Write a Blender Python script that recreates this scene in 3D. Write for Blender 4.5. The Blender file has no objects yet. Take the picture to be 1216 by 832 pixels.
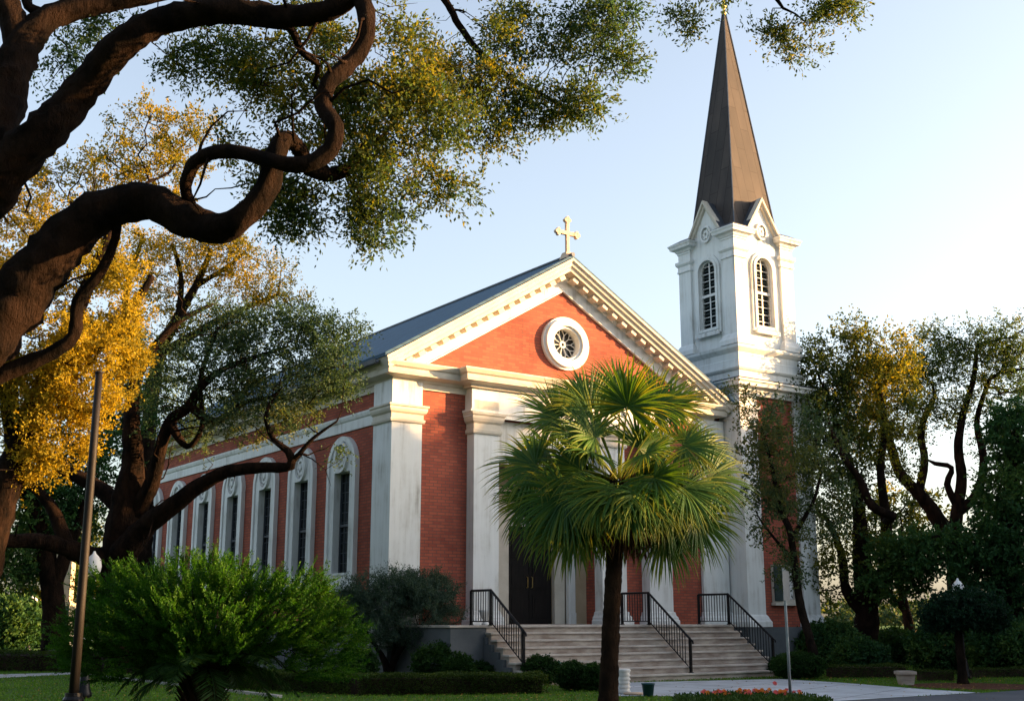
import bpy, math, random
import numpy as np
from mathutils import Vector, noise
from mathutils.geometry import tessellate_polygon
R = math.radians
random.seed(7)
rng = np.random.default_rng(7)
SC = bpy.context.scene
COL = SC.collection

# ---------------------------------------------------------------- camera
F, CX, CY, HY, EYE = 1400., 608., 416., 735., 1.6
PITCH = math.atan((HY-CY)/F)
cam = bpy.data.cameras.new('camera')
cam.sensor_fit = 'HORIZONTAL'; cam.sensor_width = 36; cam.lens = 36*F/1216
cam.clip_start = .1; cam.clip_end = 4000
camo = bpy.data.objects.new('camera', cam); COL.objects.link(camo)
camo.location = (0, 0, EYE); camo.rotation_euler = (math.pi/2+PITCH, 0, 0)
SC.camera = camo
# ---------------------------------------------------------------- light
SUN_AZ, SUN_EL = 84., 10.
w = bpy.data.worlds.new('World'); SC.world = w; w.use_nodes = True
nt = w.node_tree; bg = nt.nodes['Background']
sky = nt.nodes.new('ShaderNodeTexSky'); sky.sky_type = 'NISHITA'; sky.sun_disc = False
sky.sun_elevation = R(SUN_EL); sky.sun_rotation = R(SUN_AZ)
sky.air_density = 1.0; sky.dust_density = 2.8; sky.ozone_density = 1.6; sky.altitude = 0
hs = nt.nodes.new('ShaderNodeHueSaturation'); hs.inputs['Saturation'].default_value = .68
nt.links.new(sky.outputs[0], hs.inputs['Color']); tn = nt.nodes.new('ShaderNodeMix'); tn.data_type = 'RGBA'; tn.blend_type = 'MULTIPLY'; tn.inputs[0].default_value = 1; tn.inputs[7].default_value = (1, .972, .962, 1)
nt.links.new(hs.outputs[0], tn.inputs[6]); nt.links.new(tn.outputs[2], bg.inputs[0]); bg.inputs[1].default_value = .10
sd = Vector((math.sin(R(SUN_AZ))*math.cos(R(SUN_EL)), math.cos(R(SUN_AZ))*math.cos(R(SUN_EL)), math.sin(R(SUN_EL))))
sl = bpy.data.lights.new('sun', 'SUN'); sl.energy = 5.0; sl.angle = R(.5); sl.color = (1, .57, .23)
so = bpy.data.objects.new('sun', sl); COL.objects.link(so)
so.rotation_euler = sd.to_track_quat('Z', 'Y').to_euler(); so.location = (60, 5, 40)
SC.view_settings.view_transform = 'Standard'; SC.view_settings.look = 'None'
SC.view_settings.gamma = 1; SC.view_settings.use_curve_mapping = False
SC.view_settings.exposure = 2.3
SC.cycles.max_bounces = 8; SC.cycles.transparent_max_bounces = 8
SC.cycles.use_denoising = True

def at(px, py, y=None, z=None):
    """the real place seen at a spot of the survey photograph, at forward distance y or height z"""
    a, b = (px-CX), (CY-py)
    r = Vector((a, F*math.cos(PITCH)-b*math.sin(PITCH), F*math.sin(PITCH)+b*math.cos(PITCH)))
    k = y/r.y if y is not None else (z-EYE)/r.z
    return Vector((0, 0, EYE))+r*k

# ---------------------------------------------------------------- materials
def newmat(name):
    m = bpy.data.materials.new(name); m.use_nodes = True
    return m, m.node_tree, m.node_tree.nodes['Principled BSDF']
def ramp(nt, fac, stops):
    r = nt.nodes.new('ShaderNodeValToRGB'); e = r.color_ramp.elements
    e[0].position, e[0].color = stops[0][0], (*stops[0][1], 1)
    e[1].position, e[1].color = stops[-1][0], (*stops[-1][1], 1)
    for p, c in stops[1:-1]:
        q = e.new(p); q.color = (*c, 1)
    nt.links.new(fac, r.inputs[0]); return r.outputs[0]
def noi(nt, scale, detail=5, vec=None, rough=.6, stretch=None):
    n = nt.nodes.new('ShaderNodeTexNoise'); n.inputs['Scale'].default_value = scale
    n.inputs['Detail'].default_value = detail; n.inputs['Roughness'].default_value = rough
    if vec is None:
        tc = nt.nodes.new('ShaderNodeTexCoord'); vec = tc.outputs['Object']
    if stretch:
        mp = nt.nodes.new('ShaderNodeMapping'); mp.inputs['Scale'].default_value = stretch
        nt.links.new(vec, mp.inputs[0]); vec = mp.outputs[0]
    nt.links.new(vec, n.inputs['Vector']); return n.outputs['Fac']
def bump(nt, bs, h, strength=.3, dist=.02):
    b = nt.nodes.new('ShaderNodeBump'); b.inputs['Strength'].default_value = strength
    b.inputs['Distance'].default_value = dist
    nt.links.new(h, b.inputs['Height']); nt.links.new(b.outputs[0], bs.inputs['Normal'])
def surf(name, c1, c2, scale=3, rough=.8, metal=0, bs=.25, bd=.01, detail=6, stretch=None, fine=None, spec=.2):
    m, nt, b = newmat(name)
    n = noi(nt, scale, detail, stretch=stretch)
    nt.links.new(ramp(nt, n, [(.35, c1), (.65, c2)]), b.inputs['Base Color'])
    b.inputs['Roughness'].default_value = rough; b.inputs['Metallic'].default_value = metal; b.inputs['Specular IOR Level'].default_value = spec
    if bs: bump(nt, b, noi(nt, fine or scale*6, 4, stretch=stretch), bs, bd)
    return m
def stucco_mat():
    m, nt, b = newmat('painted_stucco')
    big = noi(nt, .9, 6); streak = noi(nt, 2.2, 6, stretch=(3, 3, .25))
    mul = nt.nodes.new('ShaderNodeMath'); mul.operation = 'MULTIPLY_ADD'
    mul.inputs[1].default_value = .5
    nt.links.new(streak, mul.inputs[0])
    hm = nt.nodes.new('ShaderNodeMath'); hm.operation = 'MULTIPLY'; hm.inputs[1].default_value = .5
    nt.links.new(big, hm.inputs[0]); nt.links.new(hm.outputs[0], mul.inputs[2])
    nt.links.new(ramp(nt, mul.outputs[0], [(.34, (.34, .335, .31)), (.43, (.56, .565, .55)), (.5, (.64, .655, .65)), (.62, (.69, .705, .70))]), b.inputs['Base Color'])
    b.inputs['Roughness'].default_value = .75
    bump(nt, b, noi(nt, 25, 5), .2, .01)
    return m
def brick_mat():
    m, nt, b = newmat('red_brick')
    tc = nt.nodes.new('ShaderNodeTexCoord'); sp = nt.nodes.new('ShaderNodeSeparateXYZ')
    nt.links.new(tc.outputs['Object'], sp.inputs[0])
    ad = nt.nodes.new('ShaderNodeMath'); ad.operation = 'ADD'
    nt.links.new(sp.outputs[0], ad.inputs[0]); nt.links.new(sp.outputs[1], ad.inputs[1])
    cb = nt.nodes.new('ShaderNodeCombineXYZ')
    nt.links.new(ad.outputs[0], cb.inputs[0]); nt.links.new(sp.outputs[2], cb.inputs[1])
    br = nt.nodes.new('ShaderNodeTexBrick')
    nt.links.new(cb.outputs[0], br.inputs['Vector'])
    br.inputs['Scale'].default_value = 1
    br.inputs['Brick Width'].default_value = .27; br.inputs['Row Height'].default_value = .09
    br.inputs['Mortar Size'].default_value = .012; br.inputs['Mortar Smooth'].default_value = .2
    br.inputs['Bias'].default_value = -.1
    br.inputs['Color1'].default_value = (.37, .100, .062, 1)
    br.inputs['Color2'].default_value = (.26, .066, .046, 1)
    br.inputs['Mortar'].default_value = (.16, .075, .06, 1)
    n = noi(nt, .8, 7, stretch=(1, 1, .55))
    mx = nt.nodes.new('ShaderNodeMix'); mx.data_type = 'RGBA'; mx.blend_type = 'MULTIPLY'
    mx.inputs[0].default_value = .8
    nt.links.new(br.outputs[0], mx.inputs[6])
    nt.links.new(ramp(nt, n, [(.25, (.52, .48, .50)), (.48, (.92, .92, .92)), (.75, (1.25, 1.18, 1.12))]), mx.inputs[7])
    nt.links.new(mx.outputs[2], b.inputs['Base Color'])
    b.inputs['Roughness'].default_value = .9; b.inputs['Specular IOR Level'].default_value = .12
    bump(nt, b, br.outputs['Fac'], -.9, .012)
    return m
def leaf_mat(name, cols, trans=.4, tcol=None, rough=.6, spec=.12):
    m, nt, b = newmat(name)
    a = nt.nodes.new('ShaderNodeAttribute'); a.attribute_name = 'tint'
    st = [(i/(len(cols)-1), c) for i, c in enumerate(cols)]
    c = ramp(nt, a.outputs['Fac'], st)
    nt.links.new(c, b.inputs['Base Color'])
    b.inputs['Roughness'].default_value = rough; b.inputs['Specular IOR Level'].default_value = spec
    tr = nt.nodes.new('ShaderNodeBsdfTranslucent')
    h = nt.nodes.new('ShaderNodeMix'); h.data_type = 'RGBA'; h.blend_type = 'MULTIPLY'; h.inputs[0].default_value = 1
    nt.links.new(c, h.inputs[6]); h.inputs[7].default_value = (*(tcol or (1.9, 1.7, .7)), 1)
    nt.links.new(h.outputs[2], tr.inputs[0])
    mx = nt.nodes.new('ShaderNodeMixShader'); mx.inputs[0].default_value = trans
    out = nt.nodes['Material Output']
    nt.links.new(b.outputs[0], mx.inputs[1]); nt.links.new(tr.outputs[0], mx.inputs[2])
    nt.links.new(mx.outputs[0], out.inputs[0])
    return m
def slate_mat(name, c1, c2, w_, h_, rough=.5):
    m, nt, b = newmat(name)
    tc = nt.nodes.new('ShaderNodeTexCoord'); sp = nt.nodes.new('ShaderNodeSeparateXYZ')
    nt.links.new(tc.outputs['Object'], sp.inputs[0])
    cb = nt.nodes.new('ShaderNodeCombineXYZ')
    nt.links.new(sp.outputs[1], cb.inputs[0]); nt.links.new(sp.outputs[2], cb.inputs[1])
    br = nt.nodes.new('ShaderNodeTexBrick'); nt.links.new(cb.outputs[0], br.inputs['Vector'])
    br.inputs['Scale'].default_value = 1; br.inputs['Brick Width'].default_value = w_
    br.inputs['Row Height'].default_value = h_; br.inputs['Mortar Size'].default_value = .012
    br.inputs['Color1'].default_value = (*c1, 1); br.inputs['Color2'].default_value = (*c2, 1)
    br.inputs['Mortar'].default_value = (c1[0]*.4, c1[1]*.4, c1[2]*.4, 1)
    nt.links.new(br.outputs[0], b.inputs['Base Color']); b.inputs['Roughness'].default_value = rough; b.inputs['Specular IOR Level'].default_value = .15
    bump(nt, b, br.outputs['Fac'], -.5, .01)
    return m
def copper_mat():
    # sheet-metal spire: square seams along both faces
    m, nt, b = newmat('weathered_metal_sheet')
    tc = nt.nodes.new('ShaderNodeTexCoord'); sp = nt.nodes.new('ShaderNodeSeparateXYZ')
    nt.links.new(tc.outputs['Object'], sp.inputs[0])
    ad = nt.nodes.new('ShaderNodeMath'); ad.operation = 'ADD'
    nt.links.new(sp.outputs[0], ad.inputs[0]); nt.links.new(sp.outputs[1], ad.inputs[1])
    cb = nt.nodes.new('ShaderNodeCombineXYZ')
    nt.links.new(sp.outputs[2], cb.inputs[0]); nt.links.new(ad.outputs[0], cb.inputs[1])
    br = nt.nodes.new('ShaderNodeTexBrick'); nt.links.new(cb.outputs[0], br.inputs['Vector'])
    br.inputs['Scale'].default_value = 1; br.inputs['Brick Width'].default_value = 1.7
    br.inputs['Row Height'].default_value = .42; br.inputs['Mortar Size'].default_value = .012
    br.inputs['Color1'].default_value = (.070, .060, .057, 1); br.inputs['Color2'].default_value = (.050, .044, .043, 1)
    br.inputs['Mortar'].default_value = (.026, .021, .020, 1)
    n = noi(nt, 1.3, 7, stretch=(1, 1, .35))
    mx = nt.nodes.new('ShaderNodeMix'); mx.data_type = 'RGBA'; mx.blend_type = 'MULTIPLY'; mx.inputs[0].default_value = .9
    nt.links.new(br.outputs[0], mx.inputs[6])
    nt.links.new(ramp(nt, n, [(.3, (.6, .6, .62)), (.7, (1.2, 1.12, 1.05))]), mx.inputs[7])
    nt.links.new(mx.outputs[2], b.inputs['Base Color'])
    b.inputs['Roughness'].default_value = .7; b.inputs['Specular IOR Level'].default_value = .15
    bump(nt, b, br.outputs['Fac'], -.6, .01)
    return m
def bark_mat(name, c1, c2):
    m, nt, b = newmat(name)
    n = noi(nt, 5, 8, stretch=(1, 1, .5)); f = noi(nt, 16, 6, stretch=(1, 1, .35), rough=.7)
    nt.links.new(ramp(nt, n, [(.35, c1), (.65, c2)]), b.inputs['Base Color'])
    b.inputs['Roughness'].default_value = .95; b.inputs['Specular IOR Level'].default_value = .06
    bump(nt, b, f, 1.0, .09)
    return m
M = {}
M['stucco'] = stucco_mat(); M['brick'] = brick_mat()
M['cream'] = surf('cream_paint', (.48, .44, .37), (.56, .52, .45), 2.5, .7, bs=.15)
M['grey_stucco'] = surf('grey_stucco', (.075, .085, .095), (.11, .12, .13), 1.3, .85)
M['beige'] = surf('beige_plaster', (.36, .29, .20), (.43, .35, .25), 1.3, .85)
M['slate'] = slate_mat('roof_slate', (.038, .10, .165), (.028, .078, .13), .32, .17, .6)
M['spire'] = copper_mat()
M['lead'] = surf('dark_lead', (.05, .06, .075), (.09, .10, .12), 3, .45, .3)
M['wood_dark'] = surf('dark_door_wood', (.005, .004, .004), (.010, .008, .007), 3, .75, stretch=(6, 6, .6))
M['iron'] = surf('black_iron', (.006, .0065, .008), (.013, .0135, .016), 8, .4, .4, bs=.1)
M['brass'] = surf('brass', (.45, .3, .1), (.6, .42, .16), 6, .35, .9, bs=.05)
M['gilt'] = surf('gilded_metal', (.75, .48, .12), (.85, .6, .2), 6, .3, .85, bs=.05)
M['terracotta'] = surf('pale_sandstone', (.50, .36, .26), (.6, .46, .34), 6, .8)
M['stone'] = surf('step_stone', (.34, .30, .265), (.54, .49, .44), 1.8, .75, fine=30, detail=9)
M['riser'] = surf('weathered_stone', (.24, .19, .16), (.46, .41, .36), 1.8, .8, detail=9, stretch=(1, 1, 3))
M['concrete'] = surf('pale_concrete', (.33, .38, .43), (.44, .49, .54), .8, .7, bs=.2, detail=9)
def paving_mat():
    m, nt, b = newmat('jointed_concrete'); tc = nt.nodes.new('ShaderNodeTexCoord'); mp = nt.nodes.new('ShaderNodeMapping'); mp.inputs['Rotation'].default_value = (0, 0, R(35))
    nt.links.new(tc.outputs['Object'], mp.inputs[0]); br = nt.nodes.new('ShaderNodeTexBrick'); nt.links.new(mp.outputs[0], br.inputs['Vector']); br.offset = 0
    br.inputs['Scale'].default_value = 1; br.inputs['Brick Width'].default_value = 1.8; br.inputs['Row Height'].default_value = 1.2; br.inputs['Mortar Size'].default_value = .02
    br.inputs['Color1'].default_value = (.36, .41, .46, 1); br.inputs['Color2'].default_value = (.42, .46, .51, 1); br.inputs['Mortar'].default_value = (.12, .13, .14, 1)
    mx = nt.nodes.new('ShaderNodeMix'); mx.data_type = 'RGBA'; mx.blend_type = 'MULTIPLY'; mx.inputs[0].default_value = .9
    nt.links.new(br.outputs[0], mx.inputs[6]); nt.links.new(ramp(nt, noi(nt, 1.1, 9), [(.3, (.68, .68, .68)), (.62, (1.08, 1.08, 1.08))]), mx.inputs[7])
    nt.links.new(mx.outputs[2], b.inputs['Base Color']); b.inputs['Roughness'].default_value = .7; b.inputs['Specular IOR Level'].default_value = .25
    bump(nt, b, br.outputs['Fac'], -.4, .01); return m
M['paving'] = paving_mat()
M['asphalt'] = surf('asphalt', (.045, .055, .07), (.075, .085, .10), .6, .6, fine=60)
M['kerb'] = surf('kerb_concrete', (.3, .29, .28), (.4, .39, .38), 2, .8)
M['mulch'] = surf('bark_mulch', (.06, .025, .015), (.13, .055, .03), 14, .95, bs=.8, bd=.04)
M['soil'] = surf('dark_soil', (.02, .014, .01), (.045, .03, .02), 5, .95, bs=.8, bd=.04)
M['lawn'] = surf('mown_lawn', (.035, .085, .010), (.06, .13, .018), 1.6, .9, bs=.8, bd=.05, detail=9, fine=50)
M['field'] = surf('sunlit_gold_field', (.30, .16, .04), (.42, .24, .06), .3, .9, bs=.8, bd=.2)  # grass field with the low sun's gold put into its colour
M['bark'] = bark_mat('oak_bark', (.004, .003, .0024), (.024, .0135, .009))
M['bark_grey'] = bark_mat('grey_oak_bark', (.007, .005, .004), (.022, .015, .011))
M['palm_bark'] = bark_mat('palm_bark', (.010, .007, .005), (.035, .02, .012))
M['pole'] = surf('weathered_pole', (.006, .005, .005), (.018, .015, .014), 4, .6, .1, stretch=(5, 5, .3))
M['galv'] = surf('galvanised_steel', (.22, .26, .29), (.34, .38, .41), 5, .45, .5, bs=.1)
M['signback'] = surf('aluminium_sheet', (.17, .19, .21), (.24, .26, .28), 2, .5, .3, bs=.05)
M['globe'] = surf('frosted_globe', (.62, .62, .62), (.72, .72, .72), 4, .25, bs=0)
M['white'] = surf('white_glazed_pot', (.55, .55, .54), (.7, .7, .69), 6, .5, bs=.1)
M['teal'] = surf('blue_plastic', (.02, .07, .09), (.03, .09, .12), 4, .45, bs=.05)
M['green_metal'] = surf('green_utility_paint', (.02, .09, .07), (.03, .12, .09), 4, .5, bs=.05)
M['curtain'] = surf('white_curtain', (.5, .5, .5), (.7, .7, .7), 8, .8, stretch=(8, 8, .3))
M['shutter'] = surf('dark_green_shutter', (.03, .045, .045), (.05, .07, .07), 4, .6, bs=.1)
def glass_mat():
    m, nt, b = newmat('dark_leaded_glass')
    n = noi(nt, 3, 3)
    nt.links.new(ramp(nt, n, [(.3, (.008, .010, .012)), (.7, (.02, .026, .03))]), b.inputs['Base Color'])
    b.inputs['Roughness'].default_value = .12; b.inputs['Specular IOR Level'].default_value = .35
    bump(nt, b, noi(nt, 9, 2), .12, .02)
    return m
M['glass'] = glass_mat()
L_OAK = leaf_mat('live_oak_leaf', [(.014, .044, .036), (.026, .060, .032), (.055, .078, .016), (.19, .15, .012)], .5)
L_SUN_GOLD = leaf_mat('sunlit_gold_leaf', [(.028, .05, .014), (.085, .10, .018), (.23, .185, .016), (.34, .265, .022)], .5, (1.5, 1.25, .5))  # gold of the warm sun put into the leaf colour, greens for shaded leaves
L_MID = leaf_mat('olive_leaf', [(.024, .052, .026), (.045, .080, .026), (.15, .15, .02)], .4)
L_GREY = leaf_mat('grey_green_leaf', [(.020, .048, .030), (.042, .076, .038), (.12, .125, .03)], .35)
L_SUN_AMBER = leaf_mat('sunlit_amber_leaf', [(.020, .044, .020), (.036, .066, .020), (.12, .13, .016), (.30, .25, .012)], .5, (1.6, 1.3, .5))  # top stops put the sunlit gold of the crown into the leaf colour
L_DARK = leaf_mat('dark_green_leaf', [(.013, .046, .020), (.028, .078, .024), (.068, .118, .024)], .25)
L_BRIGHT = leaf_mat('bright_green_leaf', [(.006, .026, .005), (.020, .072, .006), (.060, .14, .009)], .4, (1.4, 1.6, .6))
L_SILVER = leaf_mat('silvery_green_leaf', [(.020, .046, .036), (.042, .076, .056), (.085, .12, .088)], .25)
L_HEDGE = leaf_mat('box_hedge_leaf', [(.016, .034, .006), (.030, .056, .009), (.055, .080, .013)], .25)
L_SHRUB = leaf_mat('shrub_leaf', [(.010, .034, .008), (.018, .052, .011), (.036, .075, .014)], .25)
L_PALM = leaf_mat('palm_leaf', [(.014, .062, .014), (.05, .12, .014), (.24, .23, .012)], .35, (2.3, 1.8, .4), .5, .2)
L_DEAD = leaf_mat('dead_palm_leaf', [(.025, .013, .006), (.075, .035, .010)], .3, (1.7, 1.2, .6))
L_GRASS = leaf_mat('grass_blade', [(.04, .11, .012), (.08, .18, .02), (.11, .21, .024)], .3)
L_TOPIARY = leaf_mat('clipped_tree_leaf', [(.006, .024, .013), (.010, .038, .019)], .25)
PETAL = leaf_mat('orange_petal', [(.5, .07, .02), (.65, .22, .03), (.6, .1, .12)], .2, (1.2, 1.1, 1))

# ---------------------------------------------------------------- mesh helpers
class MB:
    def __init__(s): s.v = []; s.f = []
    def quad(s, a, b, c, d):
        n = len(s.v); s.v += [tuple(a), tuple(b), tuple(c), tuple(d)]; s.f.append((n, n+1, n+2, n+3))
    def box(s, x0, x1, y0, y1, z0, z1):
        n = len(s.v)
        s.v += [(x0,y0,z0),(x1,y0,z0),(x1,y1,z0),(x0,y1,z0),(x0,y0,z1),(x1,y0,z1),(x1,y1,z1),(x0,y1,z1)]
        s.f += [tuple(n+i for i in q) for q in ((0,3,2,1),(4,5,6,7),(0,1,5,4),(1,2,6,5),(2,3,7,6),(3,0,4,7))]
        return s
    def frust(s, x0, x1, y0, y1, z0, X0, X1, Y0, Y1, z1):
        n = len(s.v)
        s.v += [(x0,y0,z0),(x1,y0,z0),(x1,y1,z0),(x0,y1,z0),(X0,Y0,z1),(X1,Y0,z1),(X1,Y1,z1),(X0,Y1,z1)]
        s.f += [tuple(n+i for i in q) for q in ((0,3,2,1),(4,5,6,7),(0,1,5,4),(1,2,6,5),(2,3,7,6),(3,0,4,7))]
        return s
    def sweep(s, path, N, prof, closed=False):
        """profile of (outward, along N) pairs swept along a planar path with mitred corners; outward = tangent x N"""
        N = Vector(N); P = [Vector(p) for p in path]; k = len(P); m = len(prof); base = len(s.v)
        for i in range(k):
            t1 = (P[i]-P[i-1]).normalized() if (i > 0 or closed) else None
            t2 = (P[(i+1) % k]-P[i]).normalized() if (i < k-1 or closed) else None
            t1 = t1 or t2; t2 = t2 or t1
            a, b = t1.cross(N), t2.cross(N)
            mm = (a+b).normalized(); sc = 1/max(.2, mm.dot(a))
            for (o, h) in prof:
                s.v.append(tuple(P[i]+mm*(o*sc)+N*h))
        for i in range(k if closed else k-1):
            for j in range(m):
                q = (base+i*m+j, base+i*m+(j+1) % m, base+((i+1) % k)*m+(j+1) % m, base+((i+1) % k)*m+j)
                s.f.append(q[::-1])
        if not closed:
            s.f.append(tuple(base+j for j in range(m))); s.f.append(tuple(base+(k-1)*m+j for j in range(m))[::-1])
        return s
    def plate(s, outer, holes, d0, d1, ax):
        """flat plate with holes; ax 'y': points are (x,z) spanning y d0..d1; ax 'x': points are (y,z) spanning x d0..d1; ax 'z': (x,y)"""
        def mp(p, d):
            return (p[0], d, p[1]) if ax == 'y' else ((d, p[0], p[1]) if ax == 'x' else (p[0], p[1], d))
        loops = [outer]+list(holes); flat = [p for l in loops for p in l]
        tri = tessellate_polygon([[Vector((p[0], p[1], 0)) for p in l] for l in loops])
        n = len(s.v); K = len(flat)
        s.v += [mp(p, d0) for p in flat]+[mp(p, d1) for p in flat]
        for t in tri:
            s.f.append((n+t[0], n+t[1], n+t[2])); s.f.append((n+K+t[2], n+K+t[1], n+K+t[0]))
        o = 0
        for l in loops:
            c = len(l)
            for i in range(c):
                j = (i+1) % c; s.f.append((n+o+i, n+o+j, n+K+o+j, n+K+o+i))
            o += c
        return s
    def tube(s, pts, rad, sides=8, cap=True, rough=0.):
        P = [Vector(p) for p in pts]; k = len(P); base = len(s.v)
        if isinstance(rad, (int, float)): rad = [rad]*k
        t = (P[1]-P[0]).normalized(); u = t.orthogonal().normalized()
        for i in range(k):
            t = (P[min(i+1, k-1)]-P[max(i-1, 0)]).normalized() if k > 1 else t
            u = (u-t*u.dot(t)); u = u.normalized() if u.length > 1e-6 else t.orthogonal().normalized()
            v = t.cross(u)
            for j in range(sides):
                a = 2*math.pi*j/sides; d = u*math.cos(a)+v*math.sin(a); r = rad[i]
                if rough: q_ = P[i]+d*rad[i]; r *= 1+rough*noise.noise(q_*(1.1/max(rad[i], .05)))+rough*.45*noise.noise(q_*(3.2/max(rad[i], .05)))+rough*.6*max(0, noise.noise(q_*(.6/max(rad[i], .05)))-.2)
                s.v.append(tuple(P[i]+d*r))
        for i in range(k-1):
            for j in range(sides):
                a = base+i*sides; b = a+sides; j2 = (j+1) % sides
                s.f.append((a+j, a+j2, b+j2, b+j))
        if cap:
            s.f.append(tuple(base+j for j in range(sides))[::-1]); s.f.append(tuple(base+(k-1)*sides+j for j in range(sides)))
        return s
    def lathe(s, cx, cy, prof, n=20):
        base = len(s.v); k = len(prof)
        for (r, z) in prof:
            for j in range(n):
                a = 2*math.pi*j/n; s.v.append((cx+r*math.cos(a), cy+r*math.sin(a), z))
        for i in range(k-1):
            for j in range(n):
                j2 = (j+1) % n; a = base+i*n; s.f.append((a+j, a+j2, a+n+j2, a+n+j))
        s.f.append(tuple(base+j for j in range(n))[::-1]); s.f.append(tuple(base+(k-1)*n+j for j in range(n)))
        return s
    def build(s, name, mat, parent=None, smooth=False, bevel=0, loc=None):
        me = bpy.data.meshes.new(name); me.from_pydata(s.v, [], s.f); me.update()
        if smooth:
            me.polygons.foreach_set('use_smooth', [True]*len(me.polygons))
        me.materials.append(mat)
        o = bpy.data.objects.new(name, me); COL.objects.link(o)
        if loc: o.location = loc
        if parent: o.parent = parent
        if bevel:
            b = o.modifiers.new('bevel', 'BEVEL'); b.width = bevel; b.segments = 2; b.limit_method = 'ANGLE'
        return o
def empty(name, label, cat, loc=(0, 0, 0), rz=0, group=None):
    o = bpy.data.objects.new(name, None); COL.objects.link(o); o.empty_display_size = .3
    o.location = loc; o.rotation_euler = (0, 0, rz); o['label'] = label; o['category'] = cat
    if group: o['group'] = group
    return o
def tag(o, label, cat, group=None, kind=None):
    if label: o['label'] = label
    if cat: o['category'] = cat
    if group: o['group'] = group
    if kind: o['kind'] = kind
    return o
def copy_tree(o, parent=None):
    c = o.copy(); COL.objects.link(c); c.parent = parent
    for ch in [x for x in list(bpy.data.objects) if x.parent == o]:
        copy_tree(ch, c)
    return c
def circ(cx, cy, rx, ry=None, n=32, a0=0, a1=2*math.pi):
    ry = ry or rx; full = abs(a1-a0-2*math.pi) < 1e-6
    return [(cx+rx*math.cos(a0+(a1-a0)*i/(n if full else n-1)), cy+ry*math.sin(a0+(a1-a0)*i/(n if full else n-1))) for i in range(n)]
def arch(x0, x1, z0, z1, n=17):
    """outline: straight sides from z0, round head reaching z1"""
    r = (x1-x0)/2; cx = (x0+x1)/2
    return [(x0, z0), (x1, z0)]+circ(cx, z1-r, r, r, n, 0, math.pi)

def rand_unit(n):
    v = rng.normal(size=(n, 3)); return v/np.linalg.norm(v, axis=1, keepdims=True)
def leaf_mesh(name, C, A, L, W, mat, parent=None, tint=None, B=None):
    """N diamond leaves: base points C, unit axes A, lengths L, widths W"""
    n = len(C)
    if B is None: B = np.cross(A, rand_unit(n))
    B = B/np.maximum(np.linalg.norm(B, axis=1, keepdims=True), 1e-6)
    L = np.broadcast_to(L, (n,))[:, None]; W = np.broadcast_to(W, (n,))[:, None]
    V = np.empty((n, 4, 3), np.float32)
    V[:, 0] = C; V[:, 1] = C+A*L*.45+B*W*.5; V[:, 2] = C+A*L; V[:, 3] = C+A*L*.45-B*W*.5
    me = bpy.data.meshes.new(name)
    me.vertices.add(n*4); me.vertices.foreach_set('co', V.reshape(-1))
    me.loops.add(n*4); me.loops.foreach_set('vertex_index', np.arange(n*4, dtype=np.int32))
    me.polygons.add(n)
    me.polygons.foreach_set('loop_start', np.arange(0, n*4, 4, dtype=np.int32))
    me.polygons.foreach_set('loop_total', np.full(n, 4, np.int32))
    me.update(calc_edges=True)
    at_ = me.attributes.new('tint', 'FLOAT', 'FACE')
    at_.data.foreach_set('value', (np.clip(tint, 0, 1) if tint is not None else rng.random(n)).astype(np.float32))
    me.materials.append(mat)
    o = bpy.data.objects.new(name, me); COL.objects.link(o)
    if parent: o.parent = parent
    return o
def sprays(P, kt, tl, nl, up=.2, out=None, spread=.3):
    """leaf base points and axes on short twigs that start at the points P"""
    n = len(P)
    T = rand_unit(n*kt); T[:, 2] += up
    if out is not None: T += np.repeat(out, kt, 0)*.5
    T /= np.linalg.norm(T, axis=1, keepdims=True)
    S = np.repeat(P, kt, 0)
    ln = tl*(.5+.8*rng.random(n*kt))
    t = rng.random((n*kt, nl))*.9+.1
    C = S[:, None, :]+T[:, None, :]*(t*ln[:, None])[..., None]+rng.normal(size=(n*kt, nl, 3))*tl*.07
    A = np.repeat(T, nl, 0).reshape(n*kt, nl, 3)*.8+rng.normal(size=(n*kt, nl, 3))*.6
    C = C.reshape(-1, 3); A = A.reshape(-1, 3); A /= np.linalg.norm(A, axis=1, keepdims=True)
    return C, A
def catmull(P, step):
    P = [np.array(p, float) for p in P]; out = []
    for i in range(len(P)-1):
        p0 = P[max(i-1, 0)]; p1 = P[i]; p2 = P[i+1]; p3 = P[min(i+2, len(P)-1)]
        k = max(1, int(round(np.linalg.norm((p2-p1)[:3])/step)))
        for j in range(k):
            t = j/k
            out.append(.5*((2*p1)+(-p0+p2)*t+(2*p0-5*p1+4*p2-p3)*t*t+(-p0+3*p1-3*p2+p3)*t**3))
    out.append(P[-1]); return out
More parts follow.
